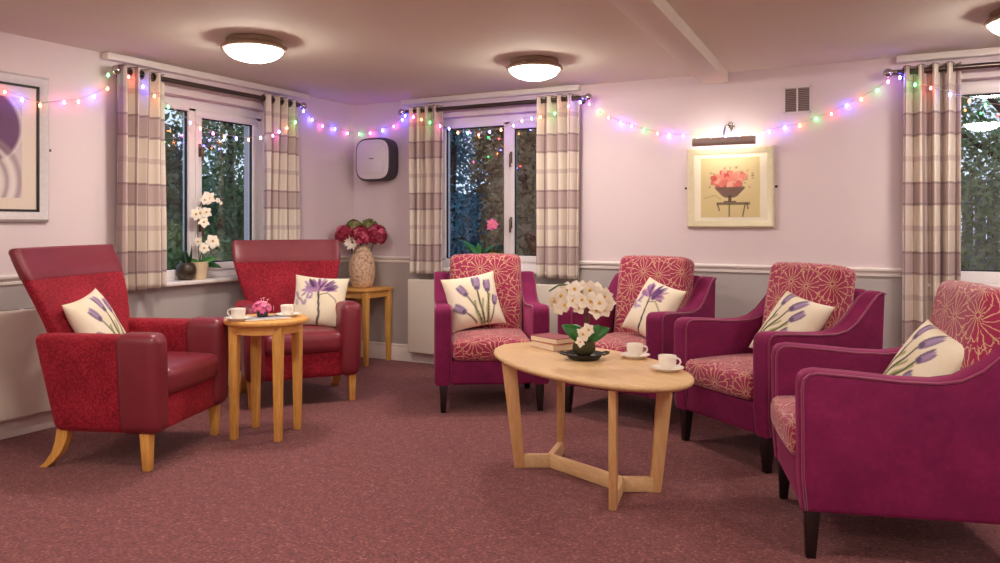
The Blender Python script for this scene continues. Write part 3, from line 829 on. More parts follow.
for k in range(20):
    a = k * 2.39996; zc = 1 - 1.15 * (k + .5) / 20; q_ = math.sqrt(1 - zc * zc)
    nrm = Vector((q_ * math.cos(a), q_ * math.sin(a), zc)); c = Vector((0, 0, .045)) + Vector((nrm.x * .055, nrm.y * .055, nrm.z * .042)) * random.uniform(.85, 1.3)
    bm = bmesh.new(); e1 = nrm.orthogonal().normalized(); e2 = nrm.cross(e1)
    for q in range(6):
        w = q * PI / 3 + k; petal(bm, c, (e1 * math.cos(w) + e2 * math.sin(w)) + nrm * .3, nrm, .021, .018, .2, 3)
    obj('bloom', bm, M['pinkpetal'] if k % 4 else M['pinkpale'], pp, 179)
for dx, dy, dz in ((.01, .0, .112), (-.02, .01, .104), (.03, .012, .102)):
    bm = bmesh.new()
    for q in range(5): petal(bm, (dx, dy, dz), (math.cos(q * 1.257), math.sin(q * 1.257), .4), (0, 0, 1), .011, .009, .2, 3)
    tube(bm, [(dx * .5, dy * .5, .05), (dx, dy, dz)], .0015, 5); obj('bloom', bm, M['pinkpale'], pp, 179)
bm = bmesh.new()
for k in range(18):
    a = k * 2.4; petal(bm, (0, 0, .022), (math.cos(a), math.sin(a), .6 + .5 * (k % 3)), (0, 0, 1), .055, .010, .1, 3)
obj('leaves', bm, M['leaf'], pp, 179)

# books on the coffee table
def book(label, w, d, h, cov, loc, rz):
    b = thing('book', label, 'book', loc, rz, 'books on the coffee table')
    bm = bmesh.new(); bx(bm, (.003, 0, h / 2), (w - .008, d - .008, h - .006)); obj('pages', bm, M['page'], b, None)
    bm = bmesh.new(); bx(bm, (0, 0, .0015), (w, d, .003)); bx(bm, (0, 0, h - .0015), (w, d, .003)); bx(bm, (-w / 2 + .0015, 0, h / 2), (.003, d, h)); obj('cover', bm, cov, b, None)
    return b
book('tan hardback book at the bottom of the pair beside the orchid dish', .155, .225, .034, M['cover_tan'], (3.005, -2.045, .5865), R(238))
book('dusky red hardback book resting on top of the tan book', .15, .22, .030, M['cover_red'], (3.003, -2.040, .6207), R(246))

# ------------------------------------------------------------------ plants
def bloom(parent, c, nrm, r, pm, name='flower', centre='yellow', npet=5, curl=.25):
    """orchid-like flower: rounded petals round a small centre"""
    nrm = Vector(nrm).normalized(); e1 = nrm.orthogonal().normalized(); e2 = nrm.cross(e1); c = Vector(c); bm = bmesh.new()
    for q in range(npet):
        w = 2 * PI * q / npet + random.uniform(-.15, .15)
        petal(bm, c, (e1 * math.cos(w) + e2 * math.sin(w)) + nrm * .18, nrm, r, r * (1.05 if q % 2 else .75), curl, 4)
    t = bmesh.new(); bmesh.ops.create_icosphere(t, subdivisions=1, radius=r * .2)
    merge(bm, t, 1, Matrix.Translation(c + nrm * r * .12))
    return obj(name, bm, [M[pm], M[centre]], parent, 179)
# iron dish + moss-ball orchid on the coffee table
DX, DY, DZ = 3.285, -2.30, .5865
d = thing('iron_dish', 'round black iron dish with two small handles under the moss ball', 'dish', (DX, DY, DZ), R(28))
bm = bmesh.new(); lathe(bm, [(0, .006), (.055, .006), (.058, 0), (.072, 0), (.084, .012), (.096, .026), (.099, .031), (.096, .032), (.088, .022), (.074, .010), (0, .011)], 40); obj('bowl', bm, M['iron'], d, 50)
for s in (-1, 1):
    bm = bmesh.new(); tube(bm, [(s * .092, -.034, .026), (s * .118, -.026, .032), (s * .126, 0, .034), (s * .118, .026, .032), (s * .092, .034, .026)], .005, 8); obj('handle', bm, M['iron'], d)
k = thing('moss_ball_orchid', 'white orchid with arching blooms growing from a moss ball on the coffee table', 'orchid', (DX, DY, DZ + .0115))
bm = bmesh.new(); bmesh.ops.create_icosphere(bm, subdivisions=4, radius=.058)
for v in bm.verts:
    n_ = math.sin(v.co.x * 190) * math.sin(v.co.y * 170 + 1) * math.sin(v.co.z * 180); v.co *= 1 + .045 * n_; v.co.z = (v.co.z + .058) * .82
    if v.co.z < 0: v.co.z = 0
obj('moss_ball', bm, M['moss'], k, 179)
cr = Vector((.884, .468, 0)); cf = Vector((.468, -.884, 0))     # across the room and toward the seating gap
for (dx, df, dz, L, W) in ((-.9, .3, .75, .13, .075), (.95, .2, .55, .14, .075), (.55, .6, .75, .11, .06), (-.45, -.6, .8, .12, .06), (.3, -.8, .7, .11, .055), (-.35, .7, .45, .10, .055)):
    bm = bmesh.new(); petal(bm, (0, 0, .085), cr * dx + cf * df + Vector((0, 0, dz)), cf + Vector((0, 0, .5)), L, W, .30, 7, 0, .25)
    o = obj('leaf', bm, M['leaf'], k, 179); md = o.modifiers.new('thick', 'SOLIDIFY'); md.thickness = .003
bm = bmesh.new(); tube(bm, [Vector((0, 0, .08)) + cr * a + Vector((0, 0, z)) for a, z in ((0, 0), (.006, .06), (.012, .13), (.008, .20), (-.02, .255), (-.07, .285), (-.13, .28), (-.175, .25))], .0045, 8); obj('stem', bm, M['stem'], k, 179)
bm = bmesh.new(); tube(bm, [Vector((0, 0, .08)) + cr * a + Vector((0, 0, z)) for a, z in ((0.004, 0), (.02, .07), (.03, .15), (.06, .22), (.10, .25), (.14, .22))], .004, 8); obj('stem', bm, M['stem'], k, 179)
for a, z, f, rr in ((-.175, .305, .0, .040), (-.14, .335, .03, .044), (-.10, .36, .0, .045), (-.06, .37, .04, .047), (-.015, .365, -.01, .047), (.03, .365, .04, .050), (.075, .355, .0, .050), (.115, .33, .03, .048), (.14, .295, .0, .044),
                   (-.12, .29, .045, .042), (-.07, .31, .05, .045), (-.02, .315, .055, .047), (.03, .31, .06, .050), (.08, .30, .06, .048), (.065, .255, .04, .042), (-.150, .27, .03, .036), (-.035, .275, .05, .036), (.115, .262, .03, .040),
                   (-.012, .125, .055, .040), (.018, .145, .05, .038), (-.03, .085, .06, .028)):
    bloom(k, cr * a * .86 + cf * f + Vector((0, 0, z * .97 - (.015 if z > .2 else 0))), cf + cr * random.uniform(-.5, .5) + Vector((0, 0, random.uniform(-.2, .5))), rr, 'whitepetal')
# corner vase and its stems
VX, VY, VZ = .285, -.235, .6825
v = thing('textured_vase', 'tall mottled beige vase with flowers on the corner side table', 'vase', (VX, VY, VZ))
t_ = NT('mottled_stone_glaze'); vv = t_.coord(); nn = t_.n('ShaderNodeTexVoronoi', {'Vector': vv, 'Scale': 55.0}).outputs[0]
t_.p(Base_Color=t_.ramp(t_.math('ADD', t_.math('MULTIPLY', nn, .7), t_.math('MULTIPLY', t_.noise(vv, 30, 3), .5)), [(.25, rgb(240, 216, 186)), (.6, rgb(224, 190, 158)), (.95, rgb(176, 132, 106))]), Roughness=.6)
t_.bump(nn, .6, .006)
bm = bmesh.new(); lathe(bm, [(0, .004), (.062, .004), (.068, 0), (.078, .004), (.092, .04), (.106, .10), (.111, .15), (.107, .20), (.095, .25), (.078, .295), (.066, .325), (.061, .348), (.063, .360), (.058, .361), (.055, .345), (.060, .30), (.08, .24), (.09, .15), (.07, .04), (0, .02)], 40)
for q_ in bm.verts: q_.co = Vector((q_.co.x * 1.1, q_.co.y * 1.1, q_.co.z * 1.06))
obj('body', bm, t_.m, v, 60)
vr = Vector((.884, .468, 0)); vf = Vector((.468, -.884, 0))
def flower_head(label, name, a, f, z, r, pm, seed, white=False):
    rd = random.Random(seed); h = thing(name, label, 'flower', (VX, VY, VZ + .02), 0, 'flowers in the corner vase')
    c = vr * a * 1.05 + vf * f + Vector((0, 0, z + .015)); base = vr * a * .1 + vf * f * .1
    bm = bmesh.new(); tube(bm, [base, base + (c - base) * .35 + Vector((0, 0, .06)), base * .4 + c * .6 + Vector((0, 0, .05)), c], .004, 6); obj('stem', bm, M['stem'], h, 179)
    bm = bmesh.new()
    if white:
        for q in range(18):
            w = q * 2.4; el = rd.uniform(-.1, .9); dd = vf + (vr * math.cos(w) + Vector((0, 0, math.sin(w)))) * (.7 + el); petal(bm, c, dd, vf, r * rd.uniform(.8, 1.1), r * .28, .2, 4)
    else:
        for q in range(70):
            zc = 1 - 1.6 * (q + .5) / 70; rr_ = math.sqrt(max(0, 1 - zc * zc)); w = q * 2.39996
            nr = Vector((rr_ * math.cos(w), rr_ * math.sin(w), zc)); p0 = c + nr * r * rd.uniform(.66, .98); mi_ = 1 if rd.random() < .3 else 0; e1 = nr.orthogonal().normalized(); e2 = nr.cross(e1)
            for s in range(4):
                ww = s * PI / 2 + rd.random(); petal(bm, p0, e1 * math.cos(ww) + e2 * math.sin(ww) + nr * .3, nr, r * .36, r * .33, .2, 2, mi_)
    obj('petals', bm, [M[pm], M[pm + '_light']] if not white else M[pm], h, 179)
flower_head('crimson hydrangea head at the left of the corner vase', 'hydrangea', -.145, .03, .445, .096, 'crimson', 1)
flower_head('large crimson hydrangea head in the centre front of the corner vase', 'hydrangea', -.005, .065, .435, .098, 'crimson', 2)
flower_head('crimson hydrangea head at the right of the corner vase', 'hydrangea', .125, .02, .44, .104, 'crimson', 3)
flower_head('olive green hydrangea head left of centre in the corner vase', 'hydrangea', -.075, -.03, .505, .082, 'greenpetal', 4)
flower_head('olive green hydrangea head at the top right of the corner vase', 'hydrangea', .055, -.03, .515, .082, 'greenpetal', 5)
flower_head('spiky white flower hanging over the rim of the corner vase', 'spider_lily', -.075, .10, .375, .08, 'whitepetal', 6, True)
# window sill orchid in a cream pot, dark glazed pot beside it
SZ = .848
wr = Vector((.884, .468, 0)); wy = Vector((0, 1, 0))
p = thing('sill_orchid', 'white orchid in a tapered cream pot on the left window sill', 'orchid', (-.02, -1.815, SZ))
bm = bmesh.new(); lathe(bm, [(0, .002), (.045, .002), (.048, 0), (.052, .006), (.064, .125), (.066, .132), (.061, .133), (.058, .12), (.046, .10), (0, .10)], 32); obj('pot', bm, M['pot'], p, 50)
for w, L, z in ((95, .17, .25), (70, .15, .5), (60, .2, .05), (-100, .12, .5), (20, .13, .4), (180, .05, .5)):
    bm = bmesh.new(); petal(bm, (0, 0, .11), (math.cos(R(w)) * .6, math.sin(R(w)), z), (.8, -.5, .6), L, .055, .4, 7, 0, .25); o = obj('leaf', bm, M['leaf'], p, 179); md = o.modifiers.new('thick', 'SOLIDIFY'); md.thickness = .002
P2 = lambda y, z: Vector((0, y, z))
bm = bmesh.new(); tube(bm, [P2(0, .10), P2(-.012, .25), P2(-.02, .40), P2(-.01, .53), P2(.03, .60), P2(.08, .615), P2(.14, .60), P2(.19, .58)], .0035, 8); obj('stem', bm, M['stem'], p, 179)
bm = bmesh.new(); tube(bm, [P2(0, .10), P2(.01, .18), P2(.05, .25), P2(.10, .275)], .0035, 8); obj('stem', bm, M['stem'], p, 179)
for y, z, rr in ((.065, .615, .055), (.03, .60, .040), (-.055, .49, .048), (.0, .50, .052), (.045, .505, .045), (.02, .43, .045), (-.02, .285, .035), (.025, .235, .045), (.10, .285, .058), (.115, .27, .05), (.15, .60, .022), (.20, .58, .016)):
    bloom(p, (random.uniform(.0, .03), y, z), (.8, random.uniform(-.7, -.1), random.uniform(-.1, .4)), rr, 'whitepetal')
bm = bmesh.new(); tube(bm, [P2(.15, .0), P2(.15, .07)], .012, 8)
dk = thing('dark_pot_plant', 'dark rounded pot with a broad dark leaf beside the cream orchid pot', 'pot plant', (-.035, -1.925, SZ))
bm.free()
bm = bmesh.new(); lathe(bm, [(0, .002), (.036, .002), (.040, 0), (.058, .02), (.070, .05), (.072, .08), (.062, .11), (.046, .128), (.040, .132), (.036, .128), (.05, .10), (0, .08)], 32); obj('pot', bm, M['darkpot'], dk, 60)
for w, L, z, W in ((60, .16, 1.2, .07), (150, .12, 1.5, .05), (250, .12, 1.4, .06), (20, .12, .9, .05)):
    bm = bmesh.new(); petal(bm, (0, 0, .10), (math.cos(R(w)) * .6, math.sin(R(w)) * .6, z), (math.cos(R(w)), math.sin(R(w)), .1), L, W, .25, 7, 0, .2); o = obj('leaf', bm, M['darkleaf'], dk, 179); md = o.modifiers.new('thick', 'SOLIDIFY'); md.thickness = .002
# potted plant on the middle sill, only its top shows above the chair
q = thing('pink_orchid', 'pink flowering pot plant on the middle window sill behind the velvet chair', 'pot plant', (1.40, -.015, .872))
bm = bmesh.new(); lathe(bm, [(0, .002), (.045, .002), (.05, .0), (.06, .10), (.062, .105), (.057, .105), (.05, .08), (0, .08)], 28); obj('pot', bm, M['pot'], q, 50)
bm = bmesh.new(); tube(bm, [(0, 0, .08), (.02, .01, .22), (.07, .02, .34), (.13, .0, .41), (.20, -.01, .44)], .003, 8); obj('stem', bm, M['stem'], q, 179)
for a, z, rr in ((.12, .40, .042), (.15, .385, .04), (.11, .37, .036)): bloom(q, (a, -.02, z), (.3, -1, .2), rr, 'pinkpetal')
for w, L, z, mm in ((0, .2, .5, 'yellow'), (40, .17, 1.2, 'leaf'), (170, .2, 1.0, 'leaf'), (200, .24, 1.3, 'leaf'), (150, .26, .8, 'leaf'), (120, .16, 1.6, 'leaf'), (-60, .14, 1, 'leaf')):
    bm = bmesh.new(); petal(bm, (0, 0, .10), (math.cos(R(w)), math.sin(R(w)) * .4, z), (0, -.4, 1), L, .055, .4, 6, 0, .2); o = obj('leaf', bm, M[mm], q, 179); md = o.modifiers.new('thick', 'SOLIDIFY'); md.thickness = .002

# ------------------------------------------------------------------ wall fittings
def superloop(hw, hh, e, n=64):
    out = []
    for i in range(n):
        w = 2 * PI * i / n; c, s = math.cos(w), math.sin(w)
        out.append((hw * math.copysign(abs(c) ** e, c), hh * math.copysign(abs(s) ** e, s)))
    return out
def puck(name, rings, mat, parent):
    """stack of (half width, half height, distance from wall) rounded-square loops"""
    bm = bmesh.new(); L = []
    for hw, hh, d in rings: L.append([bm.verts.new((x, -d, z)) for x, z in superloop(hw, hh, .52)])
    for a, b in zip(L, L[1:]):
        for i in range(64): bm.faces.new((a[i], a[(i + 1) % 64], b[(i + 1) % 64], b[i]))
    bm.faces.new(L[0][::-1]); bm.faces.new(L[-1]); bmesh.ops.recalc_face_normals(bm, faces=bm.faces[:])
    return obj(name, bm, mat, parent, 35)
a = thing('wall_air_unit', 'rounded square air unit, white front and charcoal sides, on the corner wall', 'air unit', (.335, 0, 1.86))
puck('body', [(.17, .17, .001), (.198, .198, .02), (.203, .203, .09), (.201, .201, .130), (.194, .194, .146), (.186, .186, .148)], M['charcoal'], a)
puck('front_cover', [(.183, .183, .140), (.181, .181, .152), (.174, .174, .155)], M['palegrey'], a)
puck('raised_panel', [(.142, .142, .150), (.142, .142, .162), (.136, .136, .166)], M['palegrey'], a)
bm = bmesh.new(); bx(bm, (0, -.1664, .005), (.052, .001, .008)); obj('badge', bm, M['gunmetal'], a, None)

def heater(label, x0, x1, z0, z1, along_x):
    P = (lambda a, d, z: (a, -d, z)) if along_x else (lambda a, d, z: (d, a, z))
    h = thing('panel_heater', label, 'heater', P((x0 + x1) / 2, 0, 0), 0, 'cream panel heaters')
    c = (z0 + z1) / 2; L = x1 - x0
    def b(name, d, sd, sl, sz, cz, mat, bev):
        bm = bmesh.new(); bx(bm, P(0, d, cz), (sl, sd, sz) if along_x else (sd, sl, sz), bev=bev, seg=3); obj(name, bm, mat, h)
    b('casing', .070, .09, L, z1 - z0, c, M['heater'], .014)
    b('back_plate', .014, .024, L - .04, z1 - z0 - .04, c, M['dark'], 0)
    bm = bmesh.new()
    for k in range(9): bx(bm, P(-L / 2 + L * (k + 1) / 10, .070, z1 - .002), (L / 13, .03, .006) if along_x else (.03, L / 13, .006))
    obj('grille', bm, M['dark'], h, None)
heater('long cream panel heater under the middle window behind the velvet chairs', .70, 2.42, .10, .768, True)
heater('cream panel heater on the left wall behind the nearer red armchair', -4.1, -2.72, .125, .76, False)

v_ = thing('wall_vent', 'square two-panel grey metal vent high on the back wall', 'vent', (4.011, 0, 2.158))
bm = bmesh.new()
for s in (-1, 1): bx(bm, (s * .088, -.006, 0), (.012, .012, .192)); bx(bm, (0, -.006, s * .09), (.188, .012, .012))
bx(bm, (0, -.006, 0), (.012, .012, .18)); obj('vent_frame', bm, M['palegrey'], v_, None)
bm = bmesh.new(); bx(bm, (0, -.002, 0), (.17, .003, .17)); obj('back_plate', bm, M['charcoal'], v_, None)
for s in (-1, 1):
    bm = bmesh.new()
    for k in range(13): bx(bm, (s * .044, -.006, -.078 + k * .013), (.072, .008, .006), (R(25), 0, 0))
    obj('louvre', bm, M['ventgrey'], v_, None)

# framed pictures
def art_urn(P):
    P = P * .97; x, y = P[:, 0], P[:, 1]
    C = np.tile(np.array(rgb(220, 202, 146)[:3]), (len(P), 1)); r_ = random.Random(4)
    blend(C, (240, 226, 190), np.clip(.55 - np.hypot(x * .9, y - .35) * .6, 0, 1))
    for k in range(70):
        a = r_.uniform(0, 2 * PI); q = r_.uniform(.1, .56); c = np.array((math.cos(a) * q * 1.5, .25 + math.sin(a) * q * .75))
        blend(C, r_.choice([(120, 96, 70), (150, 120, 80), (206, 110, 96), (110, 110, 70)]), np.clip((1.1 - ell(P, c, .05, .02, a)) * 2, 0, 1) * .8)
    for k in range(46):
        a = r_.uniform(0, 2 * PI); q = math.sqrt(r_.random()) * .42; c = np.array((math.cos(a) * q * 1.35, .24 + math.sin(a) * q * .62))
        blend(C, r_.choice([(226, 120, 108), (236, 148, 130), (206, 76, 70), (240, 176, 156), (216, 96, 90)]), np.clip((1.1 - ell(P, c, .13, .10, a)) * 2, 0, 1) * .85)
    u = ((y < .02) & (y > -.34) & (np.abs(x) < .52 * np.sqrt(np.clip((y + .36) / .38, 0, 1)))); blend(C, (112, 84, 74), u * .95)
    blend(C, (84, 62, 56), ((y < -.28) & (y > -.46) & (np.abs(x) < .06)) * .95); blend(C, (100, 74, 62), ((np.abs(y + .46) < .025) & (np.abs(x) < .2)) * .95)
    blend(C, (96, 74, 60), ((np.abs(y + .53) < .04) & (np.abs(x - .1) < .55)) * .85)
    for p0, p1 in (((-.02, -.55), (-.02, -.95)), ((.5, -.55), (.42, -.95)), ((.55, -.5), (.6, -.7)), ((-.4, -.55), (-.35, -.75))): blend(C, (90, 70, 56), soft(seg_d(P, [p0, p1]), .022) * .9)
    blend(C, (140, 124, 84), soft(seg_d(P, [(-.85, -.35), (-.5, -.25), (-.3, -.4)]), .012) * .6)
    return C
def art_abstract(P):
    x, y = P[:, 0], P[:, 1]; C = np.tile(np.array(rgb(196, 178, 182)[:3]), (len(P), 1))
    blend(C, (222, 210, 204), np.clip(.5 - y * .6, 0, 1))
    blend(C, (106, 62, 104), np.clip((1.05 - ell(P, np.array((.05, .42)), .92, .74, -.15)) * 6, 0, 1))
    blend(C, (76, 40, 76), np.clip((1.0 - ell(P, np.array((.0, .48)), .55, .40, .3)) * 2, 0, 1) * .5)
    for k in range(6):
        e = np.abs(np.sqrt(ell(P, np.array((-.2, -.75)), .35 + .16 * k, .28 + .13 * k, .2)) - 1); blend(C, (150, 126, 136) if k % 2 else (236, 226, 220), np.clip((.10 - e) * 12, 0, 1) * .7)
    for k in range(40):
        th = -.9 + k * .06; c = np.array((.05 + .96 * math.cos(th), .40 + .78 * math.sin(th))); blend(C, (240, 230, 226), np.clip((1.1 - ell(P, c, .018, .018, 0)) * 2, 0, 1) * .8)
    return C
def picture(name, label, w, h, fw, frame_mat, mount, art, aw, ah, inner=None):
    """built on the back wall plane (x across, -y out), origin at its centre"""
    p = thing(name, label, 'picture')
    bm = bmesh.new(); prof = [(0, .002), (0, .018), (fw * .25, .032), (fw * .6, .026), (fw * .85, .018), (fw, .016), (fw, .002)]
    cor = []
    for sx, sz in ((-1, -1), (1, -1), (1, 1), (-1, 1)): cor.append([bm.verts.new((sx * (w / 2 - d), -o_, sz * (h / 2 - d))) for d, o_ in prof])
    for i in range(4):
        a_, b_ = cor[i], cor[(i + 1) % 4]
        for k_ in range(len(prof) - 1): bm.faces.new((a_[k_], b_[k_], b_[k_ + 1], a_[k_ + 1]))
    bmesh.ops.recalc_face_normals(bm, faces=bm.faces[:]); obj('frame', bm, frame_mat, p, 30)
    if inner:
        bm = bmesh.new(); W, H_ = w - 2 * fw, h - 2 * fw
        for s in (-1, 1): bx(bm, (s * (W / 2 - .007), -.017, 0), (.014, .008, H_)); bx(bm, (0, -.017, s * (H_ / 2 - .007)), (W, .008, .014))
        obj('inner_edge', bm, inner, p, None)
    bm = bmesh.new(); bx(bm, (0, -.008, 0), (w - 2 * fw + .01, .008, h - 2 * fw + .01)); obj('mount', bm, mount, p, None)
    me = grid_sheet('print', art, aw, ah, M['paint'], 90); me.transform(Matrix.Rotation(R(90), 4, 'X')); o = link('print', me, None, p, None, (0, -.0135, 0))
    md = o.modifiers.new('thick', 'SOLIDIFY'); md.thickness = .001
    for sx in (-1, 1):
        bm = bmesh.new(); bx(bm, (sx * (w / 2 + .008), -.006, 0), (.022, .010, .016), bev=.003); obj('hanger', bm, M['seal'], p)
    return p
mount_c = vary('cream_picture_mount', rgb(240, 232, 208), .02, 30, .8); mount_g = vary('stone_picture_mount', rgb(226, 212, 196), .02, 30, .8)
p1 = picture('framed_picture', 'flower urn picture in a champagne frame under the picture lamp', .640, .604, .052, M['champagne'], mount_c, art_urn, .43, .445)
p1.location = (3.538, -.004, 1.538)
p2 = picture('framed_picture', 'purple abstract picture in a wide silver frame on the left wall', .80, .888, .062, M['silver'], mount_g, art_abstract, .47, .60, M['seal'])
p2.location = (.004, -3.406, 1.722); p2.rotation_euler = (0, 0, R(90))
pl = thing('picture_lamp', 'bronze tubular picture lamp mounted above the flower urn picture', 'lamp', (3.52, 0, 1.99))
bm = bmesh.new(); tube(bm, [(.02, -.001, 0), (.02, -.012, 0)], .034, 20); tube(bm, [(.02, -.012, 0), (.02, -.03, 0)], .018, 16); obj('wall_plate', bm, M['chrome'], pl, 40)
bm = bmesh.new(); tube(bm, [(.02, -.02, 0), (.015, -.07, .012), (.005, -.115, -.005), (0, -.135, -.05), (0, -.14, -.095)], .006, 10); obj('arm', bm, M['chrome'], pl, 60)
bm = bmesh.new(); n = 20                      # trough shade open below
rows = []
for x in (-.225, .225):
    rows.append([bm.verts.new((x, -.14 + .028 * math.cos(R(75 + 190 * i / n)), -.118 + .028 * math.sin(R(75 + 190 * i / n)))) for i in range(n + 1)])
for i in range(n): bm.faces.new((rows[0][i], rows[1][i], rows[1][i + 1], rows[0][i + 1]))
bm.faces.new(rows[0]); bm.faces.new(rows[1][::-1]); o = obj('shade', bm, M['ventgrey'], pl, 50); md = o.modifiers.new('thick', 'SOLIDIFY'); md.thickness = .003
bm = bmesh.new(); tube(bm, [(-.21, -.14, -.124), (.21, -.14, -.124)], .010, 10); obj('bulb', bm, M['tube'], pl, 60)

# ceiling lamps
def ceiling_lamp(label, x, y):
    c = thing('ceiling_lamp', label, 'ceiling light', (x, y, CH), 0, 'round flush ceiling lights')
    bm = bmesh.new(); lathe(bm, [(0, -.001), (0.161, -.001), (0.166, -.006), (0.168, -.030), (0.180, -.038), (0.191, -.046), (0.195, -.056), (0.193, -.066), (0.180, -.070), (0.165, -.062), (0, -.060)], 40); obj('rim', bm, M['lamprim'], c, 40)
    bm = bmesh.new(); lathe(bm, [(0.174, -.066), (0.168, -.080), (0.152, -.098), (0.125, -.115), (0.086, -.128), (0.042, -.135), (0, -.137)], 24); obj('diffuser', bm, M['diffuser'], c, 179)
    for k in range(3):
        w = 2 * PI * k / 3 + .6; bm = bmesh.new(); t_s = bmesh.new(); bmesh.ops.create_uvsphere(t_s, u_segments=10, v_segments=8, radius=.011); merge(bm, t_s, 0, Matrix.Translation((.190 * math.cos(w), .190 * math.sin(w), -.050))); obj('screw_cap', bm, M['chrome'], c, 179)
    return c
cl = ceiling_lamp('round flush ceiling light with bronze rim, leftmost, near the left wall', 1.17, -2.44)
dup(cl, 'round flush ceiling light with bronze rim in front of the middle window', (2.43, -1.08, CH))
dup(cl, 'round flush ceiling light cut off at the right edge of the photo', (5.28, -1.03, CH))
for x, y in ((2.5, -4.0), (5.4, -3.6), (1.3, -5.6), (4.4, -6.6), (6.3, -5.6)): dup(cl, 'unseen round flush ceiling light added to brighten the room', (x, y, CH))  # extra out-of-view copies, added as fill to raise the room's brightness

# ------------------------------------------------------------------ fairy lights
S1 = [(0.05,-3.29,2.04,"r"),(0.05,-3.19,2.01,"b"),(0.05,-3.08,1.99,"o"),(0.04,-2.92,2.03,"p"),(0.03,-2.82,2.05,"r"),(0.03,-2.71,2.10,"b"),(0.05,-2.63,2.16,"o"),(0.10,-2.66,2.24,"g"),(0.14,-2.54,2.245,"r"),(0.165,-2.45,2.19,"b"),(0.165,-2.36,2.14,"o"),(0.12,-2.21,2.09,"g"),(0.05,-1.96,2.01,"p"),(0.04,-1.86,1.98,"o"),(0.04,-1.74,1.955,"p"),(0.04,-1.63,1.94,"o"),(0.04,-1.51,1.94,"b"),(0.05,-1.39,1.94,"o"),(0.10,-1.31,1.96,"w"),(0.165,-1.24,1.98,"p"),(0.165,-1.17,2.02,"b"),(0.165,-1.08,2.06,"o"),(0.165,-0.98,2.12,"g"),(0.12,-0.83,2.235,"b"),(0.03,-0.62,2.19,"b"),(0.03,-0.48,2.15,"p"),(0.03,-0.31,2.14,"b"),(0.03,-0.13,2.12,"p"),(0.09,-0.03,2.12,"g"),(0.22,-0.03,2.12,"p"),(0.36,-0.03,2.14,"b"),(0.49,-0.03,2.17,"p"),(0.60,-0.05,2.22,"b")]
S2 = [(0.68,-0.12,2.245,"b"),(0.80,-0.165,2.22,"p"),(0.89,-0.17,2.19,"o"),(0.98,-0.17,2.16,"g"),(1.06,-0.13,2.13,"p"),(1.11,-0.06,2.11,"b"),(1.20,-0.06,2.07,"o"),(1.30,-0.06,2.06,"g"),(1.41,-0.06,2.04,"r"),(1.52,-0.06,2.06,"b"),(1.63,-0.06,2.07,"o"),(1.75,-0.06,2.10,"b"),(1.84,-0.08,2.13,"p"),(1.95,-0.12,2.14,"b"),(2.05,-0.165,2.14,"o"),(2.18,-0.17,2.16,"g"),(2.30,-0.17,2.21,"r"),(2.39,-0.14,2.24,"b"),(2.45,-0.10,2.225,"p")]
S3 = [(2.50,-0.03,2.17,"g"),(2.59,-0.03,2.12,"r"),(2.69,-0.03,2.07,"b"),(2.78,-0.03,2.04,"p"),(2.88,-0.03,2.00,"g"),(2.99,-0.03,1.97,"r"),(3.08,-0.03,1.95,"b"),(3.19,-0.03,1.94,"p"),(3.30,-0.03,1.93,"g"),(3.40,-0.03,1.92,"o"),(3.51,-0.03,1.92,"b"),(3.61,-0.03,1.92,"r"),(3.72,-0.03,1.93,"g"),(3.82,-0.03,1.94,"p"),(3.93,-0.03,1.96,"b"),(4.03,-0.03,1.97,"o"),(4.14,-0.03,2.01,"g"),(4.24,-0.03,2.04,"r"),(4.34,-0.03,2.09,"b"),(4.43,-0.03,2.13,"o"),(4.53,-0.04,2.18,"g"),(4.60,-0.10,2.225,"p"),(4.67,-0.14,2.24,"b"),(4.76,-0.17,2.18,"g"),(4.85,-0.17,2.15,"r"),(4.96,-0.17,2.10,"b"),(5.07,-0.10,2.06,"o"),(5.16,-0.08,2.03,"g"),(5.26,-0.08,2.01,"r"),(5.4,-0.08,1.99,"b")]
bulb_me = {}
for kk in 'rgbopw':
    b_ = bmesh.new(); lathe(b_, [(0, -.013), (.0048, -.011), (.0074, -.006), (.0078, -.001), (.006, .005), (.003, .009), (0, .011)], 8)
    me = bpy.data.meshes.new('bulb'); b_.to_mesh(me); b_.free(); me.materials.append(M['bulb_' + kk]); me.polygons.foreach_set('use_smooth', [True] * len(me.polygons)); bulb_me[kk] = me
def string(label, pts, ext0=None, ext1=None):
    s = thing('fairy_lights', label, 'string lights', pts[0][:3], 0, 'strings of coloured lights')
    o0 = Vector(pts[0][:3]); P = [Vector(p[:3]) - o0 + Vector((0, 0, .014)) for p in pts]
    if ext0: P.insert(0, Vector(ext0) - o0)
    if ext1: P.append(Vector(ext1) - o0)
    bm = bmesh.new(); tube(bm, P, .0022, 5); obj('cable', bm, M['cable'], s, 179)
    for p in pts: link('bulb', bulb_me[p[3]], None, s, None, Vector(p[:3]) - o0)
string('coloured fairy lights strung along the left wall, over its window and into the corner', S1, (.05, -3.9, 2.10), None)
string('coloured fairy lights hanging across the middle window and its curtains', S2)
string('coloured fairy lights swagged along the back wall above the flower picture', S3, None, (5.6, -.08, 2.0))

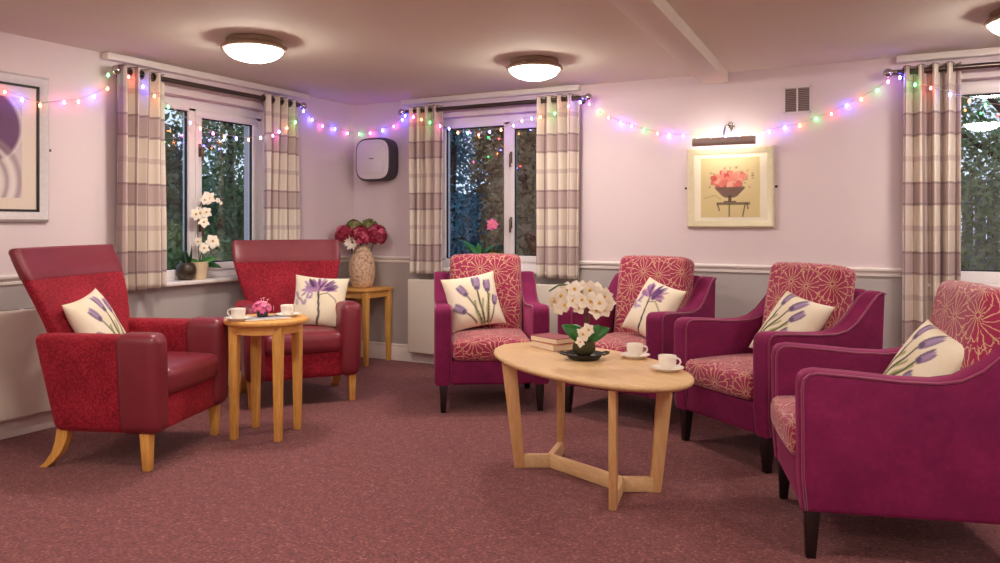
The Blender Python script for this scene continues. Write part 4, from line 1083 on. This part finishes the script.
# ------------------------------------------------------------------ outside
bm = bmesh.new(); bx(bm, (0, 6, -.45), (60, 60, .1)); struct(obj('ground_outside', bm, M['lawn'], smooth=None))
def garden_fence(label, p0, p1, h=1.75):
    p0, p1 = Vector(p0), Vector(p1); d = p1 - p0; L = d.length; ang = math.atan2(d.y, d.x)
    f = thing('garden_fence', label, 'fence', p0, ang, 'garden fences')
    bm = bmesh.new(); n = int(L / .13)
    for k in range(n): bx(bm, ((k + .5) * L / n, 0, h / 2 - .4), (L / n - .008, .018, h), bev=0)
    obj('boards', bm, M['fence'], f, None)
    for z in (h - .5, .05):
        bm = bmesh.new(); bx(bm, (L / 2, -.03, z), (L, .04, .07)); obj('rail', bm, M['fence'], f, None)
garden_fence('grey boarded fence outside the left window', (-4.6, -6, 0), (-4.6, 6.5, 0), 1.95)
garden_fence('grey boarded fence outside the back wall windows', (-4.4, 6.6, 0), (9, 4.6, 0), 2.2)
def foliage(bm, c, rad, n, size, rd):
    for _ in range(n):
        while True:
            u = Vector((rd.uniform(-1, 1), rd.uniform(-1, 1), rd.uniform(-1, 1)))
            if .35 < u.length < 1: break
        p = Vector(c) + Vector((u.x * rad[0], u.y * rad[1], u.z * rad[2])); s = size * rd.uniform(.6, 1.3)
        e = Vector((rd.gauss(0, 1), rd.gauss(0, 1), rd.gauss(0, 1))).normalized(); f = e.orthogonal().normalized()
        bm.faces.new([bm.verts.new(p + e * s), bm.verts.new(p + f * s * .45), bm.verts.new(p - e * s), bm.verts.new(p - f * s * .45)])
def tree(name, label, cat, x, y, h, r, mat, seed, n=3200, leaf=.07, low=.25, group='garden trees'):
    rd = random.Random(seed); t = thing(name, label, cat, (x, y, -.4), 0, group)
    bm = bmesh.new(); tube(bm, [(0, 0, 0), (rd.uniform(-.1, .1), .03, h * .3), (rd.uniform(-.1, .1), rd.uniform(-.1, .1), h * .75)], [.09 + h * .01, .07, .03], 8)
    for k in range(5):
        a = k * 1.3; z = h * (.3 + .1 * k); tube(bm, [(0, 0, z), (math.cos(a) * r * .35, math.sin(a) * r * .35, z + h * .08), (math.cos(a) * r * .7, math.sin(a) * r * .7, z + h * .12)], [.035, .025, .01], 6)
    obj('trunk', bm, M['bark'], t, 179)
    bm = bmesh.new()
    for k in range(9):
        a = rd.uniform(0, 6.28); q = rd.uniform(0, r * .6); zc = h * rd.uniform(low, .95)
        foliage(bm, (math.cos(a) * q, math.sin(a) * q, zc), (r * .55, r * .55, h * .16), n // 4, leaf * .62, rd)
    o = obj('crown', bm, M[mat], t, None); o['kind'] = 'stuff'; return t
tree('garden_tree', 'dark evergreen tree outside the left window, at its left pane', 'tree', -3.2, -.2, 2.9, 1.0, 'fol_dark', 11, 3600, .08)
tree('garden_tree', 'dense bushy tree outside the left window, behind its right pane', 'tree', -3.4, 1.6, 4.2, 1.3, 'fol_mid', 12, 5200, .07, .15)
tree('garden_tree', 'dark bushy tree outside, seen at the far side of the left window', 'tree', -2.6, 2.9, 4.2, 1.2, 'fol_dark', 13, 4200, .07, .1)
tree('garden_tree', 'blue green conifer outside the middle window, left pane', 'tree', -.9, 3.3, 4.4, 1.1, 'fol_teal', 14, 10500, .06, .1)
tree('garden_tree', 'brown leaved tree outside the middle window, behind the mullion', 'tree', .45, 3.0, 4.2, 1.0, 'fol_brown', 15, 9000, .07, .1)
tree('garden_tree', 'dark tree outside the middle window, behind its right curtain', 'tree', 1.3, 3.6, 4.2, 1.1, 'fol_dark', 16, 8500, .07, .1)
tree('garden_tree', 'leafy green tree outside the window at the right edge', 'tree', 5.6, 3.0, 4.4, 1.3, 'fol_mid', 17, 5200, .07, .1)
tree('garden_tree', 'brown leaved shrub tree outside the right edge window, lower part', 'tree', 6.6, 2.4, 2.2, 1.0, 'fol_brown', 18, 3600, .07, .1)
tree('garden_shrub', 'low leafy shrub close outside the left window', 'shrub', -1.5, -.6, 1.5, .7, 'fol_mid', 19, 2400, .06, .2, 'garden shrubs')
tree('garden_shrub', 'low leafy shrub close outside the middle window', 'shrub', .8, 1.2, 1.55, .6, 'fol_mid', 20, 2200, .06, .2, 'garden shrubs')

w = bpy.data.worlds.new('dusk_sky'); scn.world = w; w.use_nodes = True
nt = w.node_tree; bg = nt.nodes['Background']
tc = nt.nodes.new('ShaderNodeTexCoord'); sp = nt.nodes.new('ShaderNodeSeparateXYZ'); nt.links.new(tc.outputs['Generated'], sp.inputs[0])
rp = nt.nodes.new('ShaderNodeValToRGB'); nt.links.new(sp.outputs[2], rp.inputs[0])
rp.color_ramp.elements[0].position = 0.0; rp.color_ramp.elements[0].color = (.62, .70, .85, 1)
rp.color_ramp.elements[1].position = .7; rp.color_ramp.elements[1].color = (.16, .26, .55, 1)
nt.links.new(rp.outputs[0], bg.inputs[0]); bg.inputs[1].default_value = 1.7

# ------------------------------------------------------------------ camera
cam = bpy.data.cameras.new('camera'); co = bpy.data.objects.new('camera', cam); COL.objects.link(co)
co.location = (4.76, -5.99, 1.27); co.rotation_euler = (R(90), 0, R(27.9))
cam.sensor_width = 36.0; cam.lens = 784.0 / 1000 * 36; cam.shift_y = -(281.5 - 223.3) / 1000
cam.clip_start = .05
scn.camera = co
scn.view_settings.view_transform = 'Standard'; scn.view_settings.look = 'None'
scn.view_settings.exposure = 0.14; scn.view_settings.gamma = 1.0; scn.view_settings.use_curve_mapping = False
scn.cycles.use_denoising = True
scn.cycles.max_bounces = 8; scn.cycles.diffuse_bounces = 5; scn.cycles.transparent_max_bounces = 12
scn.cycles.sample_clamp_indirect = 8.0
